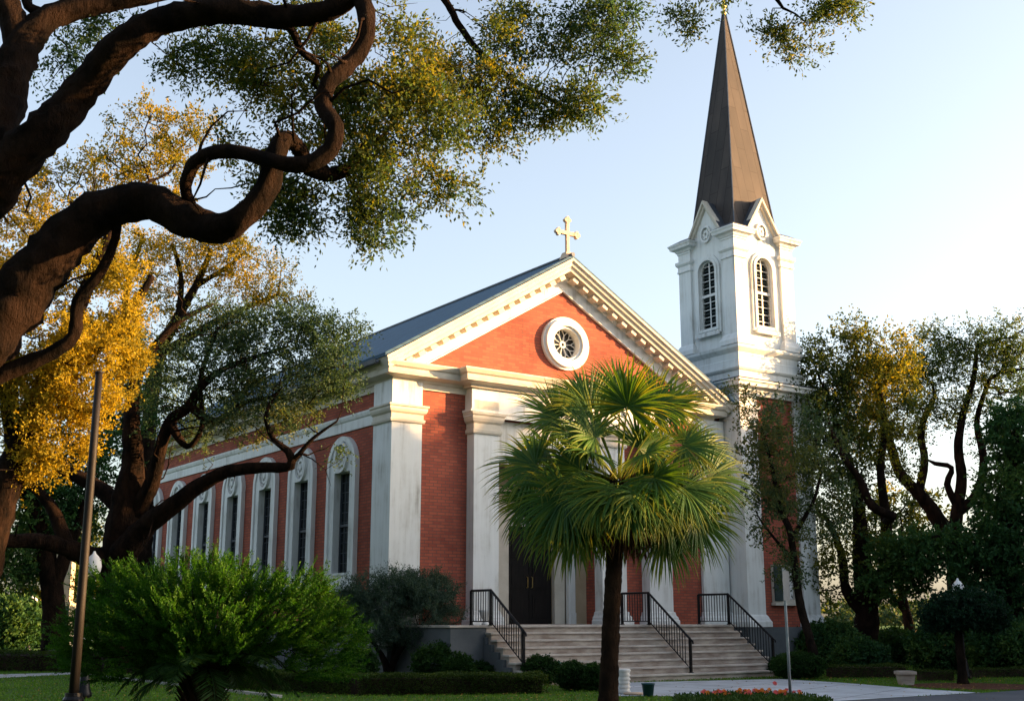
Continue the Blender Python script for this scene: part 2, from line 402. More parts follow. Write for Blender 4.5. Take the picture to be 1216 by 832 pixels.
class Skel:
    def __init__(s): s.p = []; s.par = []; s.r = []
    def path(s, pts, step, parent=None):
        q = catmull(pts, step)
        if s.p and parent is None:
            d = np.linalg.norm(np.array(s.p)-q[0][:3], axis=1); parent = int(d.argmin())
        for i, x in enumerate(q):
            s.p.append(np.array(x[:3])); s.par.append(-1 if parent is None else parent); s.r.append(float(x[3])); parent = len(s.p)-1
    def grow(s, att, step, dk, iters=120, jit=.25, di=1e9, mind=0):
        if len(att) == 0: return
        att = np.array(att); act = np.ones(len(att), bool)
        ok = np.arange(len(s.p))
        P = np.array(s.p)[ok]
        D = np.linalg.norm(att[:, None]-P[None], axis=2); near = ok[D.argmin(1)]; dist = D.min(1)
        age = np.zeros(len(att), int)
        act &= dist > dk
        for it in range(iters):
            if not act.any(): break
            idx = np.where(act & (dist < di))[0]
            if len(idx) == 0: break
            dirs = {}
            for a in idx:
                dirs.setdefault(int(near[a]), []).append(a)
            new = []
            for nd, al in dirs.items():
                d = att[al]-s.p[nd]; d = (d/np.linalg.norm(d, axis=1, keepdims=True)).sum(0)
                L_ = np.linalg.norm(d)
                if L_ < .3: d = att[al[0]]-s.p[nd]; L_ = np.linalg.norm(d)
                d = d/L_+rng.normal(size=3)*jit; d /= np.linalg.norm(d)
                s.p.append(s.p[nd]+d*step); s.par.append(nd); s.r.append(0.); new.append(len(s.p)-1)
            NP = np.array([s.p[i] for i in new])
            D = np.linalg.norm(att[idx][:, None]-NP[None], axis=2); m = D.min(1); am = D.argmin(1)
            better = m < dist[idx]-1e-4
            bi = idx[better]; near[bi] = np.array(new)[am[better]]; dist[bi] = m[better]
            age[idx[~better]] += 1; age[bi] = 0
            act[dist < dk] = False; act[age > 4] = False
    def radii(s, tip, ex=2.3, mx=1e9):
        n = len(s.p); acc = [0.]*n; ch = [[] for _ in range(n)]
        for i in range(n-1, -1, -1):
            g = acc[i]**(1/ex) if acc[i] > 0 else tip
            if s.r[i] <= 0: s.r[i] = min(g, mx)
            if s.par[i] >= 0:
                acc[s.par[i]] += min(g, s.r[i])**ex; ch[s.par[i]].append(i)
        return ch
    def mesh(s, mb, tip, rough=.15, ex=2.3, sides=None, skip=0, mx=1e9):
        ch = s.radii(tip, ex, mx)
        starts = [(i, None) for i in range(len(s.p)) if s.par[i] < 0]
        while starts:
            i, pr = starts.pop()
            pts = []; rad = []
            if pr is not None: pts.append(s.p[pr]); rad.append(min(s.r[pr], s.r[i]*1.15))
            while True:
                pts.append(s.p[i]); rad.append(s.r[i])
                if not ch[i]: break
                c = sorted(ch[i], key=lambda k: -s.r[k])
                for k in c[1:]: starts.append((k, i))
                i = c[0]
            if len(pts) < 2 or max(rad) < skip: continue
            mr = max(rad)
            sd_ = sides or (22 if mr > .2 else 9 if mr > .07 else 5 if mr > .02 else 3)
            rad[-1] *= .4
            mb.tube(pts, rad, sd_, cap=mr > .02, rough=rough if mr > .05 else 0)
def ell(n, c, r, shell=.35):
    """points in an ellipsoid, denser towards its outside"""
    v = rand_unit(n); k = (shell+(1-shell)*rng.random(n)**.5)[:, None]
    return np.array(c)[None]+v*k*np.array(r)[None]
def P4(px, py, y, rpx):
    v = at(px, py, y=y); return (v.x, v.y, v.z, rpx*y/F)
def CR(px, py, y, rx, rz, n, ry=None):
    v = at(px, py, y=y); k = y/F
    return (tuple(v), (rx*k, (ry if ry is not None else min(rx, rz)*k*1.1), rz*k), n)
def tree(name, label, cat, paths, crowns, bark, leaf, step=.4, dk=.35, kt=5, tl=.45, nl=10, ll=.09, lw=.045,
         tip=.012, group=None, up=.2, jit=.25, tbias=0., rough=.15, mind=0, mx=1e9, keep=None, ex=2.3, twigs=0):
    base = paths[0][0]
    root = empty(name, label, cat, (base[0], base[1], base[2]), group=group)
    off = np.array(base[:3])
    sk = Skel()
    for p in paths: sk.path(p, step*.5)
    lim = [i for i in range(len(sk.p)) if .02 < sk.r[i] < .3 and sk.p[i][2] > 1.5]
    for t_ in range(twigs):
        i = lim[int(rng.random()*len(lim))]; d = rng.normal(size=3); d[2] = d[2]*.6+.1; d /= np.linalg.norm(d)
        L_ = (.35+.9*rng.random())*(step/.14)**.6*.8; q = sk.p[i]; pts = [tuple(q)+(min(sk.r[i]*.45, .018*(step/.14)**.7),)]
        for k_ in range(4):
            d = d+rng.normal(size=3)*.45; d /= np.linalg.norm(d); q = q+d*L_/4; pts.append(tuple(q)+(.012*(1-.2*k_)*(step/.14)**.5,))
        sk.path(pts, L_/5, parent=i)
    A = []
    for (c, r, n) in crowns: A.append(ell(n, c, r))
    A = np.concatenate(A)
    if keep is not None: A = A[keep(A)]
    order = rng.permutation(len(A)); sk.grow(A[order], step, dk, jit=jit)
    mb = MB(); sk.mesh(mb, tip, rough, mx=mx, ex=ex)
    mb.v = [(v[0]-off[0], v[1]-off[1], v[2]-off[2]) for v in mb.v]
    mb.build('trunk', bark, root, smooth=True)
    C, Ax = sprays(A, kt, tl, nl, up)
    clump = np.repeat(rng.random(len(A)), kt*nl); big = np.array([noise.noise(Vector(a*.35)) for a in A]); big = np.repeat(big, kt*nl)
    tint = .35*clump+.35*rng.random(len(C))+.15+big*.6+tbias
    n = len(C)
    leaf_mesh('crown', C-off, Ax, ll*(.7+.6*rng.random(n)), lw*(.7+.6*rng.random(n)), leaf, root, tint)
    return root

# ================================================================ THE GROUND
def sheet(name, pts, z, mat, kind='structure', h=None):
    mb = MB(); z0 = z-(h or 0)
    if h: mb.plate([(p[0], p[1]) for p in pts], [], z, z0, 'z')
    else:
        n = len(pts); mb.v = [(p[0], p[1], z) for p in pts]; mb.f = [tuple(range(n))]
    o = mb.build(name, mat); o['kind'] = kind
    # faces up
    me = o.data
    if me.polygons[0].normal.z < 0 and not h: me.flip_normals()
    return o
def gp(px, py): v = at(px, py, z=0.); return (v.x, v.y)
g = MB(); g.v = [(-900, -80, 0), (900, -80, 0), (900, 1500, 0), (-900, 1500, 0)]; g.f = [(0, 1, 2, 3)]
o = g.build('ground', M['lawn']); o['kind'] = 'structure'
sheet('plaza', [gp(*p) for p in [(716, 826.5), (716, 811), (926, 806), (1000, 810.5), (1100, 818.5), (1165, 822.5), (1080, 827), (1000, 832), (985, 836), (930, 829), (850, 826.5), (740, 826.5)]], .012, M['paving'])
sheet('road', [gp(*p) for p in [(1000, 832.3), (1080, 827.2), (1165, 822.7), (1216, 819), (1500, 806), (1900, 812), (1900, 1100), (700, 1100), (870, 870), (985, 836.5)]], .008, M['asphalt'])
sheet('garden_path', [gp(*p) for p in [(-300, 805), (0, 800.5), (90, 798), (100, 800), (0, 805), (-300, 812)]], .012, M['kerb'])
sheet('church_walk', [gp(*p) for p in [(330, 801), (540, 801), (540, 798.5), (330, 798.5)]], .012, M['kerb'])
sheet('mulch_bed', [(11.4+1.7*math.cos(a), 29.9+1.5*math.sin(a)) for a in [i*math.pi/10 for i in range(20)]], .016, M['mulch'])
sheet('side_road', [(-260, 150), (-20, 150), (-20, 95), (-260, 95)], .01, M['concrete'])
sheet('field', [(14, 72), (80, 72), (160, 190), (30, 190)], .02, M['field'])
# lawn edging
e0, e1 = gp(170, 809), gp(335, 828)
mb = MB(); mb.sweep([(gp(90, 800)[0], gp(90, 800)[1], 0), (e0[0], e0[1], 0), (e1[0], e1[1], 0)], (0, 0, 1), [(0, 0), (.12, 0), (.12, .06), (0, .06)])
tag(mb.build('lawn_edging', M['kerb']), 'low concrete edging strip between the left lawn and the long hedge', 'edging')
# grass
def grass(name, x0, x1, y0, y1, n, h, keep=None):
    X = rng.uniform(x0, x1, n); Y = rng.uniform(y0, y1, n)
    C = np.stack([X, Y, np.zeros(n)], 1)
    if keep is not None: C = C[keep(C)]
    n = len(C)
    A = rng.normal(size=(n, 3))*.35; A[:, 2] = 1; A /= np.linalg.norm(A, axis=1, keepdims=True)
    t = .3+.4*rng.random(n)+.5*np.array([noise.noise(Vector((c[0]*.6, c[1]*.6, 0))) for c in C])
    o = leaf_mesh(name, C, A, h*(.5+.8*rng.random(n)), .02, L_GRASS, None, t); o['kind'] = 'stuff'
    o['label'] = 'short green lawn grass in front of the church'
    return o
def inpoly(C, poly):
    x, y = C[:, 0], C[:, 1]; r = np.zeros(len(C), bool); k = len(poly)
    for i in range(k):
        x1, y1 = poly[i]; x2, y2 = poly[(i+1) % k]
        c = ((y1 > y) != (y2 > y)); r ^= c & (x < (x2-x1)*(y-y1)/(y2-y1+1e-12)+x1)
    return r
PLAZA = [gp(*p) for p in [(716, 826.5), (716, 811), (926, 806), (1000, 810.5), (1100, 818.5), (1165, 822.5), (1080, 827), (1000, 832), (985, 836), (930, 829), (850, 826.5), (740, 826.5)]]
ROAD = [gp(*p) for p in [(1000, 832.3), (1080, 827.2), (1165, 822.7), (1216, 819), (1500, 806), (1900, 812), (1900, 1100), (700, 1100), (870, 870), (985, 836.5)]]
PATH = [gp(*p) for p in [(-300, 805), (0, 800.5), (90, 798), (100, 800), (0, 805), (-300, 812)]]
grass('grass', -17, 6, 23, 41, 90000, .05, lambda C: ~inpoly(C, PLAZA) & ~inpoly(C, ROAD) & ~inpoly(C, PATH))
grass('grass', 6, 19, 26, 44, 50000, .05, lambda C: ~inpoly(C, PLAZA) & ~inpoly(C, ROAD) & (np.hypot(C[:, 0]-11.4, C[:, 1]-29.9) > 1.6))

# ================================================================ THE CHURCH (local: x along the front, y along the side, z up)
P0 = (-3.355, 33.0, 0); RZ = R(35)
W, LEN, AX = 12.4, 23.6, 6.02
church = empty('church', 'red brick church with white pilasters, pediment and slate roof', 'church', P0, RZ)
ZF, ZE = 1.45, 8.85      # floor, eaves
# plinth
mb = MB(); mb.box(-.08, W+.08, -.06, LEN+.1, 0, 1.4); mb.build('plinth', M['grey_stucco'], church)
# side wall with seven openings
WV = [2.9+2.85*i for i in range(7)]
holes = [[(v-.53, 2.9), (v+.53, 2.9), (v+.53, 5.95), (v-.53, 5.95)] for v in WV]
mb = MB(); mb.plate([(0, 1.4), (LEN, 1.4), (LEN, 8.6), (0, 8.6)], holes, 0, .45, 'x')
mb.box(W-.4, W, 0.4, LEN, 1.4, 8.6); mb.box(.45, W-.4, LEN-.4, LEN, 1.4, 8.6)
mb.build('side_wall', M['brick'], church)
# front wall with the entrance recess
OX0, OX1, OZ = 3.45, 7.2, 6.25
mb = MB(); mb.plate([(.45, 1.4), (OX0, 1.4), (OX0, OZ), (OX1, OZ), (OX1, 1.4), (W-.4, 1.4), (W-.4, 8.6), (.45, 8.6)], [], 0, .4, 'y')
mb.build('front_wall', M['brick'], church)
mb = MB(); mb.plate([(-.2, 8.60), (W+.2, 8.60), (AX, 12.5)], [circ(6.12, 10.12, .72, .68, 40)], -.02, .35, 'y')
mb.build('pediment_wall', M['brick'], church)
# recess lining
mb = MB(); RY = 1.25
mb.box(OX0-.3, OX0, .41, RY, 1.45, OZ); mb.box(OX1, OX1+.3, .41, RY, 1.45, OZ)
mb.box(OX0-.3, OX1+.3, .41, RY, OZ, OZ+.2)
mb.plate([(OX0-.3, 1.45), (4.75, 1.45), (4.75, 4.5), (6.5, 4.5), (6.5, 1.45), (OX1+.3, 1.45), (OX1+.3, OZ+.2), (OX0-.3, OZ+.2)], [], RY, RY+.2, 'y')
mb.build('recess_wall', M['beige'], church)
mb = MB(); mb.plate([(3.425, OZ-.12), (7.215, OZ-.12), (7.215, 7.39), (3.425, 7.39)], [], -.10, -.003, 'y'); mb.box(3.425, 7.215, -.16, -.101, OZ-.05, OZ+.12)
mb.build('lintel_panel', M['stucco'], church)
mb = MB(); mb.box(OX0, OX1, 0, RY, 1.41, 1.455); mb.build('threshold', M['stone'], church)
# door
fr = MB(); fr.plate([(4.35, 1.46), (4.75, 1.46), (4.75, 4.42), (6.5, 4.42), (6.5, 1.46), (6.9, 1.46), (6.9, 4.82), (4.35, 4.82)], [], RY-.14, RY-.005, 'y')
fr.sweep([(4.3, RY-.005, 4.82), (4.3, RY-.15, 4.82), (6.95, RY-.15, 4.82), (6.95, RY-.005, 4.82)], (0, 0, 1), [(0, 0), (.08, .05), (.1, .12), (.16, .16), (.16, .2), (0, .2)])
door = fr.build('door', M['cream'], church)
for k in (0, 1):
    a = 4.75+.875*k; lf = MB(); lf.box(a+.008, a+.867, RY+.02, RY+.08, 1.47, 4.41)
    for z0, z1 in ((1.65, 2.35), (2.5, 3.35), (3.5, 4.25)):
        lf.box(a+.12, a+.75, RY-.002, RY+.02, z0, z1); lf.box(a+.2, a+.67, RY-.018, RY-.002, z0+.09, z1-.09)
    lf.build('door_leaf', M['wood_dark'], door)
    h = MB(); x = 4.75+.875+(.09 if k else -.09)
    h.tube([(x, RY+.02, 2.55), (x, RY-.05, 2.57), (x, RY-.05, 2.87), (x, RY+.02, 2.89)], .014, 6); h.build('handle', M['brass'], door)
# flat pilasters beside the door inside the recess
mb = MB(); mb.box(6.93, OX1, RY-.3, RY-.16, 1.46, OZ); mb.box(6.9, OX1-.003, RY-.34, RY-.3, 1.46, 1.8)
mb.build('recess_pilaster', M['stucco'], church)
# pilasters
def pilaster(x0, x1, y0, y1, zt, cap, parent, base=True, z0=ZF-.05, name='pilaster', mat='stucco', capz=.62):
    mb = MB(); mb.box(x0, x1, y0, y1, z0, zt)
    path = [(x0, y1, 0), (x0, y0, 0), (x1, y0, 0), (x1, y1, 0)]
    if base:
        mb.sweep(path, (0, 0, 1), [(.002, z0-.002), (.14, z0-.002), (.14, z0+.16), (.11, z0+.2), (.11, z0+.25), (.06, z0+.32), (.04, z0+.42), (.002, z0+.44)])
    p = mb.build(name, M[mat], parent)
    if cap:
        c = MB(); h = capz
        c.sweep(path, (0, 0, 1), [(.003, cap), (.05, cap), (.07, cap+.05), (.07, cap+.12*h/.62), (.03, cap+.14*h/.62), (.03, cap+.3*h/.62), (.09, cap+.36*h/.62), (.12, cap+.44*h/.62), (.12, cap+.52*h/.62), (.155, cap+.56*h/.62), (.155, cap+h), (.003, cap+h+.02)])
        c.build('capital', M['cream'], p)
    return p
pilaster(-.13, .86, -.13, .95, 8.25, 7.05, church, base=False, z0=.9, capz=.5)
pilaster(2.48, 3.36, -.38, -.003, 7.9, 6.9, church, capz=.62)
pilaster(7.22, 8.2, -.38, -.003, 7.9, 6.9, church, capz=.62)
pilaster(9.15, 10.12, -.38, -.003, 7.9, 6.9, church, capz=.62)
pilaster(11.75, 12.95, -.1, -.003, 8.25, 7.05, church, capz=.5)
for vv in (7.75+2.85*0,):
    pass
# far corner pier of the side wall
pilaster(-.13, .0, LEN-.9, LEN+.1, 8.25, 7.05, church, base=False, z0=.9, capz=.5)
# entablature over the portico, with a sunk name panel
mb = MB(); mb.plate([(2.40, 7.57), (10.17, 7.57), (10.17, 8.25), (2.40, 8.25)], [[(4.3, 7.70), (8.3, 7.70), (8.3, 8.1), (4.3, 8.1)]], -.38, -.004, 'y')
mb.box(4.3, 8.3, -.3, -.29, 7.70, 8.1)
mb.sweep([(2.40, -.004, 0), (2.40, -.38, 0), (10.17, -.38, 0), (10.17, -.004, 0)], (0, 0, 1), [(.002, 7.40), (.06, 7.40), (.06, 7.5), (.1, 7.54), (.1, 7.60), (.002, 7.62)])
mb.build('entablature', M['stucco'], church)
# frieze band under the eaves
mb = MB(); mb.sweep([(0, LEN, 0), (0, 0, 0), (2.39, 0, 0)], (0, 0, 1), [(.003, 8.07), (.06, 8.07), (.06, 8.25), (.003, 8.25)])
mb.sweep([(10.18, 0, 0), (W, 0, 0)], (0, 0, 1), [(.003, 8.07), (.06, 8.07), (.06, 8.25), (.003, 8.25)])
mb.build('frieze', M['cream'], church)
# main cornice running round the eaves with the jog of the portico
prof = [(-.1, 8.251), (.1, 8.251), (.13, 8.32), (.2, 8.35), (.42, 8.38), (.44, 8.47), (.44, 8.55), (.5, 8.59), (.56, 8.69), (.56, 8.735), (-.1, 8.735)]
mb = MB(); mb.sweep([(0, LEN+.1, 0), (0, 0, 0), (2.38, 0, 0), (2.38, -.4, 0), (10.19, -.4, 0), (10.19, 0, 0), (W+.0, 0, 0), (W, LEN+.1, 0)], (0, 0, 1), prof)
mb.build('cornice', M['cream'], church)
# belt course on the side wall
mb = MB(); mb.sweep([(0, LEN-.92, 0), (0, .96, 0)], (0, 0, 1), [(.003, 7.12), (.05, 7.12), (.05, 7.4), (.09, 7.44), (.12, 7.52), (.12, 7.58), (.003, 7.6)])
mb.build('belt_course', M['stucco'], church)
# raking cornice
TOPZ, EX = 12.80, .62
rp = [(-EX, 0, 8.78), (AX, 0, TOPZ), (W+EX, 0, 8.78)]
mb = MB(); mb.sweep(rp, (0, -1, 0), [(0, -.2), (0, .66), (.07, .66), (.12, .6), (.2, .58), (.24, .52), (.34, .5), (.36, .16), (.36, -.2)])
mb.build('raking_cornice', M['cream'], church)
mb = MB(); mb.sweep([(.22, 0, 8.90), (AX, 0, 12.37), (W-.22, 0, 8.90)], (0, -1, 0), [(-.08, .0), (-.08, .12), (.02, .15), (.08, .14), (.10, .085), (.42, .085), (.44, .11), (.48, .11), (.48, .0)])
mb.build('raking_fascia', M['stucco'], church)
# modillion blocks under the raking cornice
mb = MB()
for sgn in (-1, 1):
    a = Vector((AX, 0, TOPZ)); b = Vector((-EX if sgn < 0 else W+EX, 0, 8.78)); d = (b-a); Ln = d.length; d.normalize()
    nrm = Vector((d.z, 0, -d.x)) if sgn > 0 else Vector((-d.z, 0, d.x))
    if nrm.z > 0: nrm = -nrm
    k = int(Ln/.46)
    for i in range(1, k):
        c = a+d*(i*.46+.1); p = []
        for (s0, s1) in ((-.11, .36), (.11, .36), (.11, .50), (-.11, .50)):
            p.append(c+d*s0+nrm*s1)
        n = len(mb.v)
        for y in (-.44, -.14):
            for q in p: mb.v.append((q.x, y, q.z))
        mb.f += [(n, n+1, n+2, n+3), (n+7, n+6, n+5, n+4), (n, n+4, n+5, n+1), (n+1, n+5, n+6, n+2), (n+2, n+6, n+7, n+3), (n+3, n+7, n+4, n)]
mo = mb.build('modillion_band', M['cream'], church)
# roof
mb = MB()
for (xa, za) in ((-EX-.03, 8.78), (W+EX+.03, 8.78)):
    s_ = .1
    mb.v += []
    n = len(mb.v)
    mb.v += [(xa, -.62, za), (AX, -.62, TOPZ+.01), (AX, LEN+.5, TOPZ+.01), (xa, LEN+.5, za), (xa, -.62, za+s_), (AX, -.62, TOPZ+.01+s_), (AX, LEN+.5, TOPZ+.01+s_), (xa, LEN+.5, za+s_)]
    mb.f += [(n, n+3, n+2, n+1), (n+4, n+5, n+6, n+7), (n, n+1, n+5, n+4), (n+3, n+7, n+6, n+2), (n, n+4, n+7, n+3)]
roof = mb.build('roof', M['slate'], church)
mb = MB(); mb.tube([(AX, -.66, TOPZ+.12), (AX, LEN+.5, TOPZ+.12)], .07, 8); mb.build('ridge_cap', M['lead'], roof)
mb = MB(); mb.plate([(.1, 8.75), (W-.1, 8.75), (AX, 12.6)], [], LEN-.3, LEN, 'y'); mb.build('rear_gable', M['brick'], church)
mb = MB()
mb.sweep([(-.62, LEN+.3, 0), (-.62, -.2, 0)], (0, 0, 1), [(0, 8.64), (.12, 8.64), (.14, 8.76), (.12, 8.76), (.10, 8.67), (.02, 8.67), (0, 8.76)]); mb.build('gutter', M['lead'], roof)
mb = MB(); mb.tube([(-.6, LEN-1.2, 8.8), (-.25, LEN-1.2, 8.3), (-.14, LEN-1.2, 8.0), (-.14, LEN-1.2, .2)], .055, 8); mb.build('downpipe', M['lead'], roof)
# gable cross
mb = MB(); cx, cy, cz = AX, -.35, TOPZ+.1
mb.frust(cx-.2, cx+.2, cy-.18, cy+.18, cz-.08, cx-.13, cx+.13, cy-.12, cy+.12, cz+.14)
mb.box(cx-.055, cx+.055, cy-.05, cy+.05, cz+.14, cz+1.2); mb.box(cx-.36, cx-.056, cy-.05, cy+.05, cz+.74, cz+.86); mb.box(cx+.056, cx+.36, cy-.05, cy+.05, cz+.74, cz+.86)
for (a, b) in ((-.37, .80), (.37, .80), (0, 1.24)):
    for (u_, v_) in ((0, 0), (.07, .0), (-.07, 0), (0, .07), (0, -.07)):
        n = 10; pts = circ(cx+a+u_, cz+b+v_, .06, .06, n)
        mb.plate(pts, [], cy-.06-.002*abs(u_)*10, cy+.06+.002*abs(u_)*10, 'y')
mb.build('gable_cross', M['terracotta'], church)
# round window
OXC, OZC = 6.12, 10.12
rw = MB()
rw.plate(circ(OXC, OZC, .92, .86, 48), [circ(OXC, OZC, .78, .73, 48)], -.12, -.02, 'y')
rw.plate(circ(OXC, OZC, .83, .78, 48), [circ(OXC, OZC, .60, .56, 48)], -.22, -.021, 'y')
rw.plate(circ(OXC, OZC, .66, .62, 48), [circ(OXC, OZC, .52, .48, 48)], -.15, .25, 'y')
rwo = rw.build('round_window', M['stucco'], church)
mb = MB(); mb.plate(circ(OXC, OZC, .6, .56, 32), [], .16, .18, 'y'); mb.build('pane', M['glass'], rwo)
mb = MB()
for i in range(10):
    a = math.pi*2*i/10+.1; b = a+math.pi/10
    mb.tube([(OXC+.1*math.cos(a), .1, OZC+.09*math.sin(a)), (OXC+.33*math.cos(a), .1, OZC+.31*math.sin(a)), (OXC+.52*math.cos(a+.22), .1, OZC+.48*math.sin(a+.22))], .016, 5)
    mb.tube([(OXC+.33*math.cos(a), .1, OZC+.31*math.sin(a)), (OXC+.52*math.cos(a-.22), .1, OZC+.48*math.sin(a-.22))], .016, 5)
mb.plate(circ(OXC, OZC, .12, .115, 20), [circ(OXC, OZC, .06, .055, 20)], .06, .12, 'y')
mb.build('tracery', M['white'], rwo)
# side windows
def side_window(v, first=None):
    if first:
        c = copy_tree(first, church); c.location = (0, v-WV[0], 0); return c
    s = MB(); a0, a1 = v-.93, v+.93
    out = arch(a0, a1, 2.55, 6.98, 21)
    s.plate(out, [[(v-.53, 2.9), (v+.53, 2.9), (v+.53, 5.95), (v-.53, 5.95)]], -.10, -.003, 'x')
    inner = arch(v-.78, v+.78, 2.72, 6.83, 21)
    s.plate(out, [inner], -.15, -.101, 'x')
    # lining of the opening
    s.box(-.10, .3, v-.535, v-.50, 2.9, 5.95); s.box(-.10, .3, v+.50, v+.535, 2.9, 5.95); s.box(-.101, .3, v-.5, v+.5, 5.9, 5.95)
    wo = s.build('window', M['stucco'], church)
    s = MB(); s.box(-.24, -.003, v-1.0, v+1.0, 2.40, 2.55); s.box(-.14, .3, v-.50, v+.50, 2.86, 2.93); s.build('sill', M['stucco'], wo)
    s = MB(); s.box(.17, .19, v-.5, v+.5, 2.93, 5.9); s.build('pane', M['glass'], wo)
    s = MB(); s.box(.12, .169, v-.5, v-.45, 2.93, 5.9); s.box(.12, .169, v+.45, v+.5, 2.93, 5.9); s.box(.10, .169, v-.45, v+.45, 4.3, 4.37)
    for k in (-.22, .0, .22): s.box(.155, .167, v+k-.008, v+k+.008, 2.93, 5.9)
    for k in range(1, 10): s.box(.153, .168, v-.45, v+.45, 2.93+k*.3-.008, 2.93+k*.3+.008)
    s.build('glazing_bars', M['lead'], wo)
    s = MB(); s.plate(circ(v, 6.35, .40, .47, 36), [circ(v, 6.35, .32, .39, 36)], -.19, -.101, 'x')
    s.plate(circ(v, 6.35, .22, .27, 30), [circ(v, 6.35, .15, .19, 30)], -.15, -.101, 'x')
    for i in range(12):
        a = i*math.pi/6
        s.tube([(-.12, v+.24*math.cos(a), 6.35+.29*math.sin(a)), (-.12, v+.31*math.cos(a), 6.35+.37*math.sin(a))], .02, 5)
    s.plate(circ(v, 6.35, .08, .1, 16), [], -.17, -.101, 'x')
    s.build('medallion', M['stucco'], wo)
    return wo
w0 = side_window(WV[0])
for v in WV[1:]: side_window(v, w0)
# basement window
s = MB(); s.plate([(1.35, .3), (2.15, .3), (2.15, 1.05), (1.35, 1.05)], [[(1.43, .38), (2.07, .38), (2.07, .97), (1.43, .97)]], -.12, -.061, 'y')
bw = s.build('basement_window', M['white'], church)
s = MB(); s.box(1.43, 2.07, -.08, -.07, .38, .97); s.build('pane', M['glass'], bw)
# wall lantern
# ---------------------------------------------------------------- tower
TX0, TX1, TY0, TY1 = 13.02, 16.55, -.85, 2.6
tower = empty('bell_tower', 'tall bell tower with white belfry and dark pointed spire right of the pediment', 'tower', (P0[0]+math.cos(RZ)*14.7-math.sin(RZ)*.7, P0[1]+math.sin(RZ)*14.7+math.cos(RZ)*.7, 0), RZ)
ox, oy = -14.7, -.7
def tb(mb, name, mat, parent=None, **k):
    if parent is None: mb.v = [(v[0]+ox, v[1]+oy, v[2]) for v in mb.v]; parent = tower
    else: mb.v = [(v[0]+ox, v[1]+oy, v[2]) for v in mb.v]
    return mb.build(name, mat, parent, **k)
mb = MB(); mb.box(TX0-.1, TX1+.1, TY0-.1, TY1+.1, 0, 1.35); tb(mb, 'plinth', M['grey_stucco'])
mb = MB(); mb.box(TX0+.1, TX1-.1, TY0+.1, TY1-.1, 1.3, 9.4); tb(mb, 'shaft', M['brick'])
def sq(x0, x1, y0, y1): return [(x0, y0, 0), (x1, y0, 0), (x1, y1, 0), (x0, y1, 0)]
def tpil(x0, x1, y0, y1, z0, zt, cap, base, name='pilaster', ch=.4, taper=0):
    mb = MB(); mb.box(x0, x1, y0, y1, z0, zt)
    p = sq(x0, x1, y0, y1)
    if base: mb.sweep(p, (0, 0, 1), [(.002, z0), (.14, z0), (.14, z0+.16), (.1, z0+.22), (.05, z0+.34), (.002, z0+.4)], True)
    o_ = tb(mb, name, M['stucco'])
    if cap:
        c = MB(); c.sweep(p, (0, 0, 1), [(.002, cap), (.04, cap), (.04, cap+.06), (.02, cap+.08), (.02, cap+ch*.55), (.06, cap+ch*.65), (.09, cap+ch*.75), (.09, cap+ch), (.002, cap+ch+.01)], True)
        tb(c, 'capital', M['stucco'], o_)
    return o_
for (x0, x1, y0, y1) in ((TX0, TX0+.82, TY0, TY0+.95), (TX1-.82, TX1, TY0, TY0+.95), (TX0, TX0+.82, TY1-.95, TY1), (TX1-.82, TX1, TY1-.95, TY1)):
    tpil(x0, x1, y0, y1, 1.36, 9.4, 8.3, True, ch=.5)
# body cornice and stepped base
mb = MB(); p = sq(TX0, TX1, TY0, TY1)
mb.sweep(p, (0, 0, 1), [(-.3, 9.15), (.04, 9.15), (.06, 9.25), (.1, 9.3), (.1, 9.38), (.3, 9.42), (.32, 9.52), (.38, 9.58), (.38, 9.63), (.02, 9.72), (-.3, 9.72)], True)
mb.box(TX0, TX1, TY0, TY1, 9.4, 9.7)
tb(mb, 'tower_cornice', M['stucco'])
mb = MB()
mb.sweep(p, (0, 0, 1), [(.39, 9.635), (.40, 9.66), (.0, 9.78), (-.3, 9.78), (-.3, 9.72), (.02, 9.724)], True)
tb(mb, 'cornice_flashing', M['lead'])
BX0, BX1, BY0, BY1 = 13.12, 16.12, -.80, 2.05
BCX, BCY = (BX0+BX1)/2, (BY0+BY1)/2
mb = MB(); p = sq(BX0, BX1, BY0, BY1)
mb.box(BX0, BX1, BY0, BY1, 9.7, 10.9)
mb.sweep(p, (0, 0, 1), [(0, 9.7), (.1, 9.7), (.1, 9.98), (.16, 10.02), (.2, 10.08), (.2, 10.12), (.05, 10.16), (0, 10.16)], True)
mb.sweep(p, (0, 0, 1), [(.002, 10.16), (.05, 10.161), (.05, 10.42), (.03, 10.44), (.03, 10.66), (.1, 10.72), (.18, 10.80), (.2, 10.9), (.0, 10.95), (-.05, 10.95)], True)
tb(mb, 'belfry_base', M['stucco'])
# belfry: four walls with arched openings, corner pilasters, gables
S0, S1, T0, T1 = BX0+.1, BX1-.1, BY0+.1, BY1-.1
SW = .42
WZ0, WZ1 = 11.75, 14.3
def win(c): return arch(c-SW, c+SW, WZ0, WZ1, 17)
cx_, cy_ = (S0+S1)/2, (T0+T1)/2
def gable_out(a, b, c): return [(a, 10.9), (b, 10.9), (b, 14.95), (c+1.0, 14.95), (c, 16.45), (c-1.0, 14.95), (a, 14.95)]
mb = MB()
mb.plate(gable_out(S0, S1, cx_), [win(cx_)], T0, T0+.22, 'y'); mb.plate(gable_out(S0, S1, cx_), [win(cx_)], T1-.22, T1, 'y')
mb.plate(gable_out(T0+.22, T1-.22, cy_), [win(cy_)], S0, S0+.22, 'x'); mb.plate(gable_out(T0+.22, T1-.22, cy_), [win(cy_)], S1-.22, S1, 'x')
mb.box(S0+.22, S1-.22, T0+.22, T1-.22, 14.6, 14.94)
tb(mb, 'belfry_wall', M['stucco'])
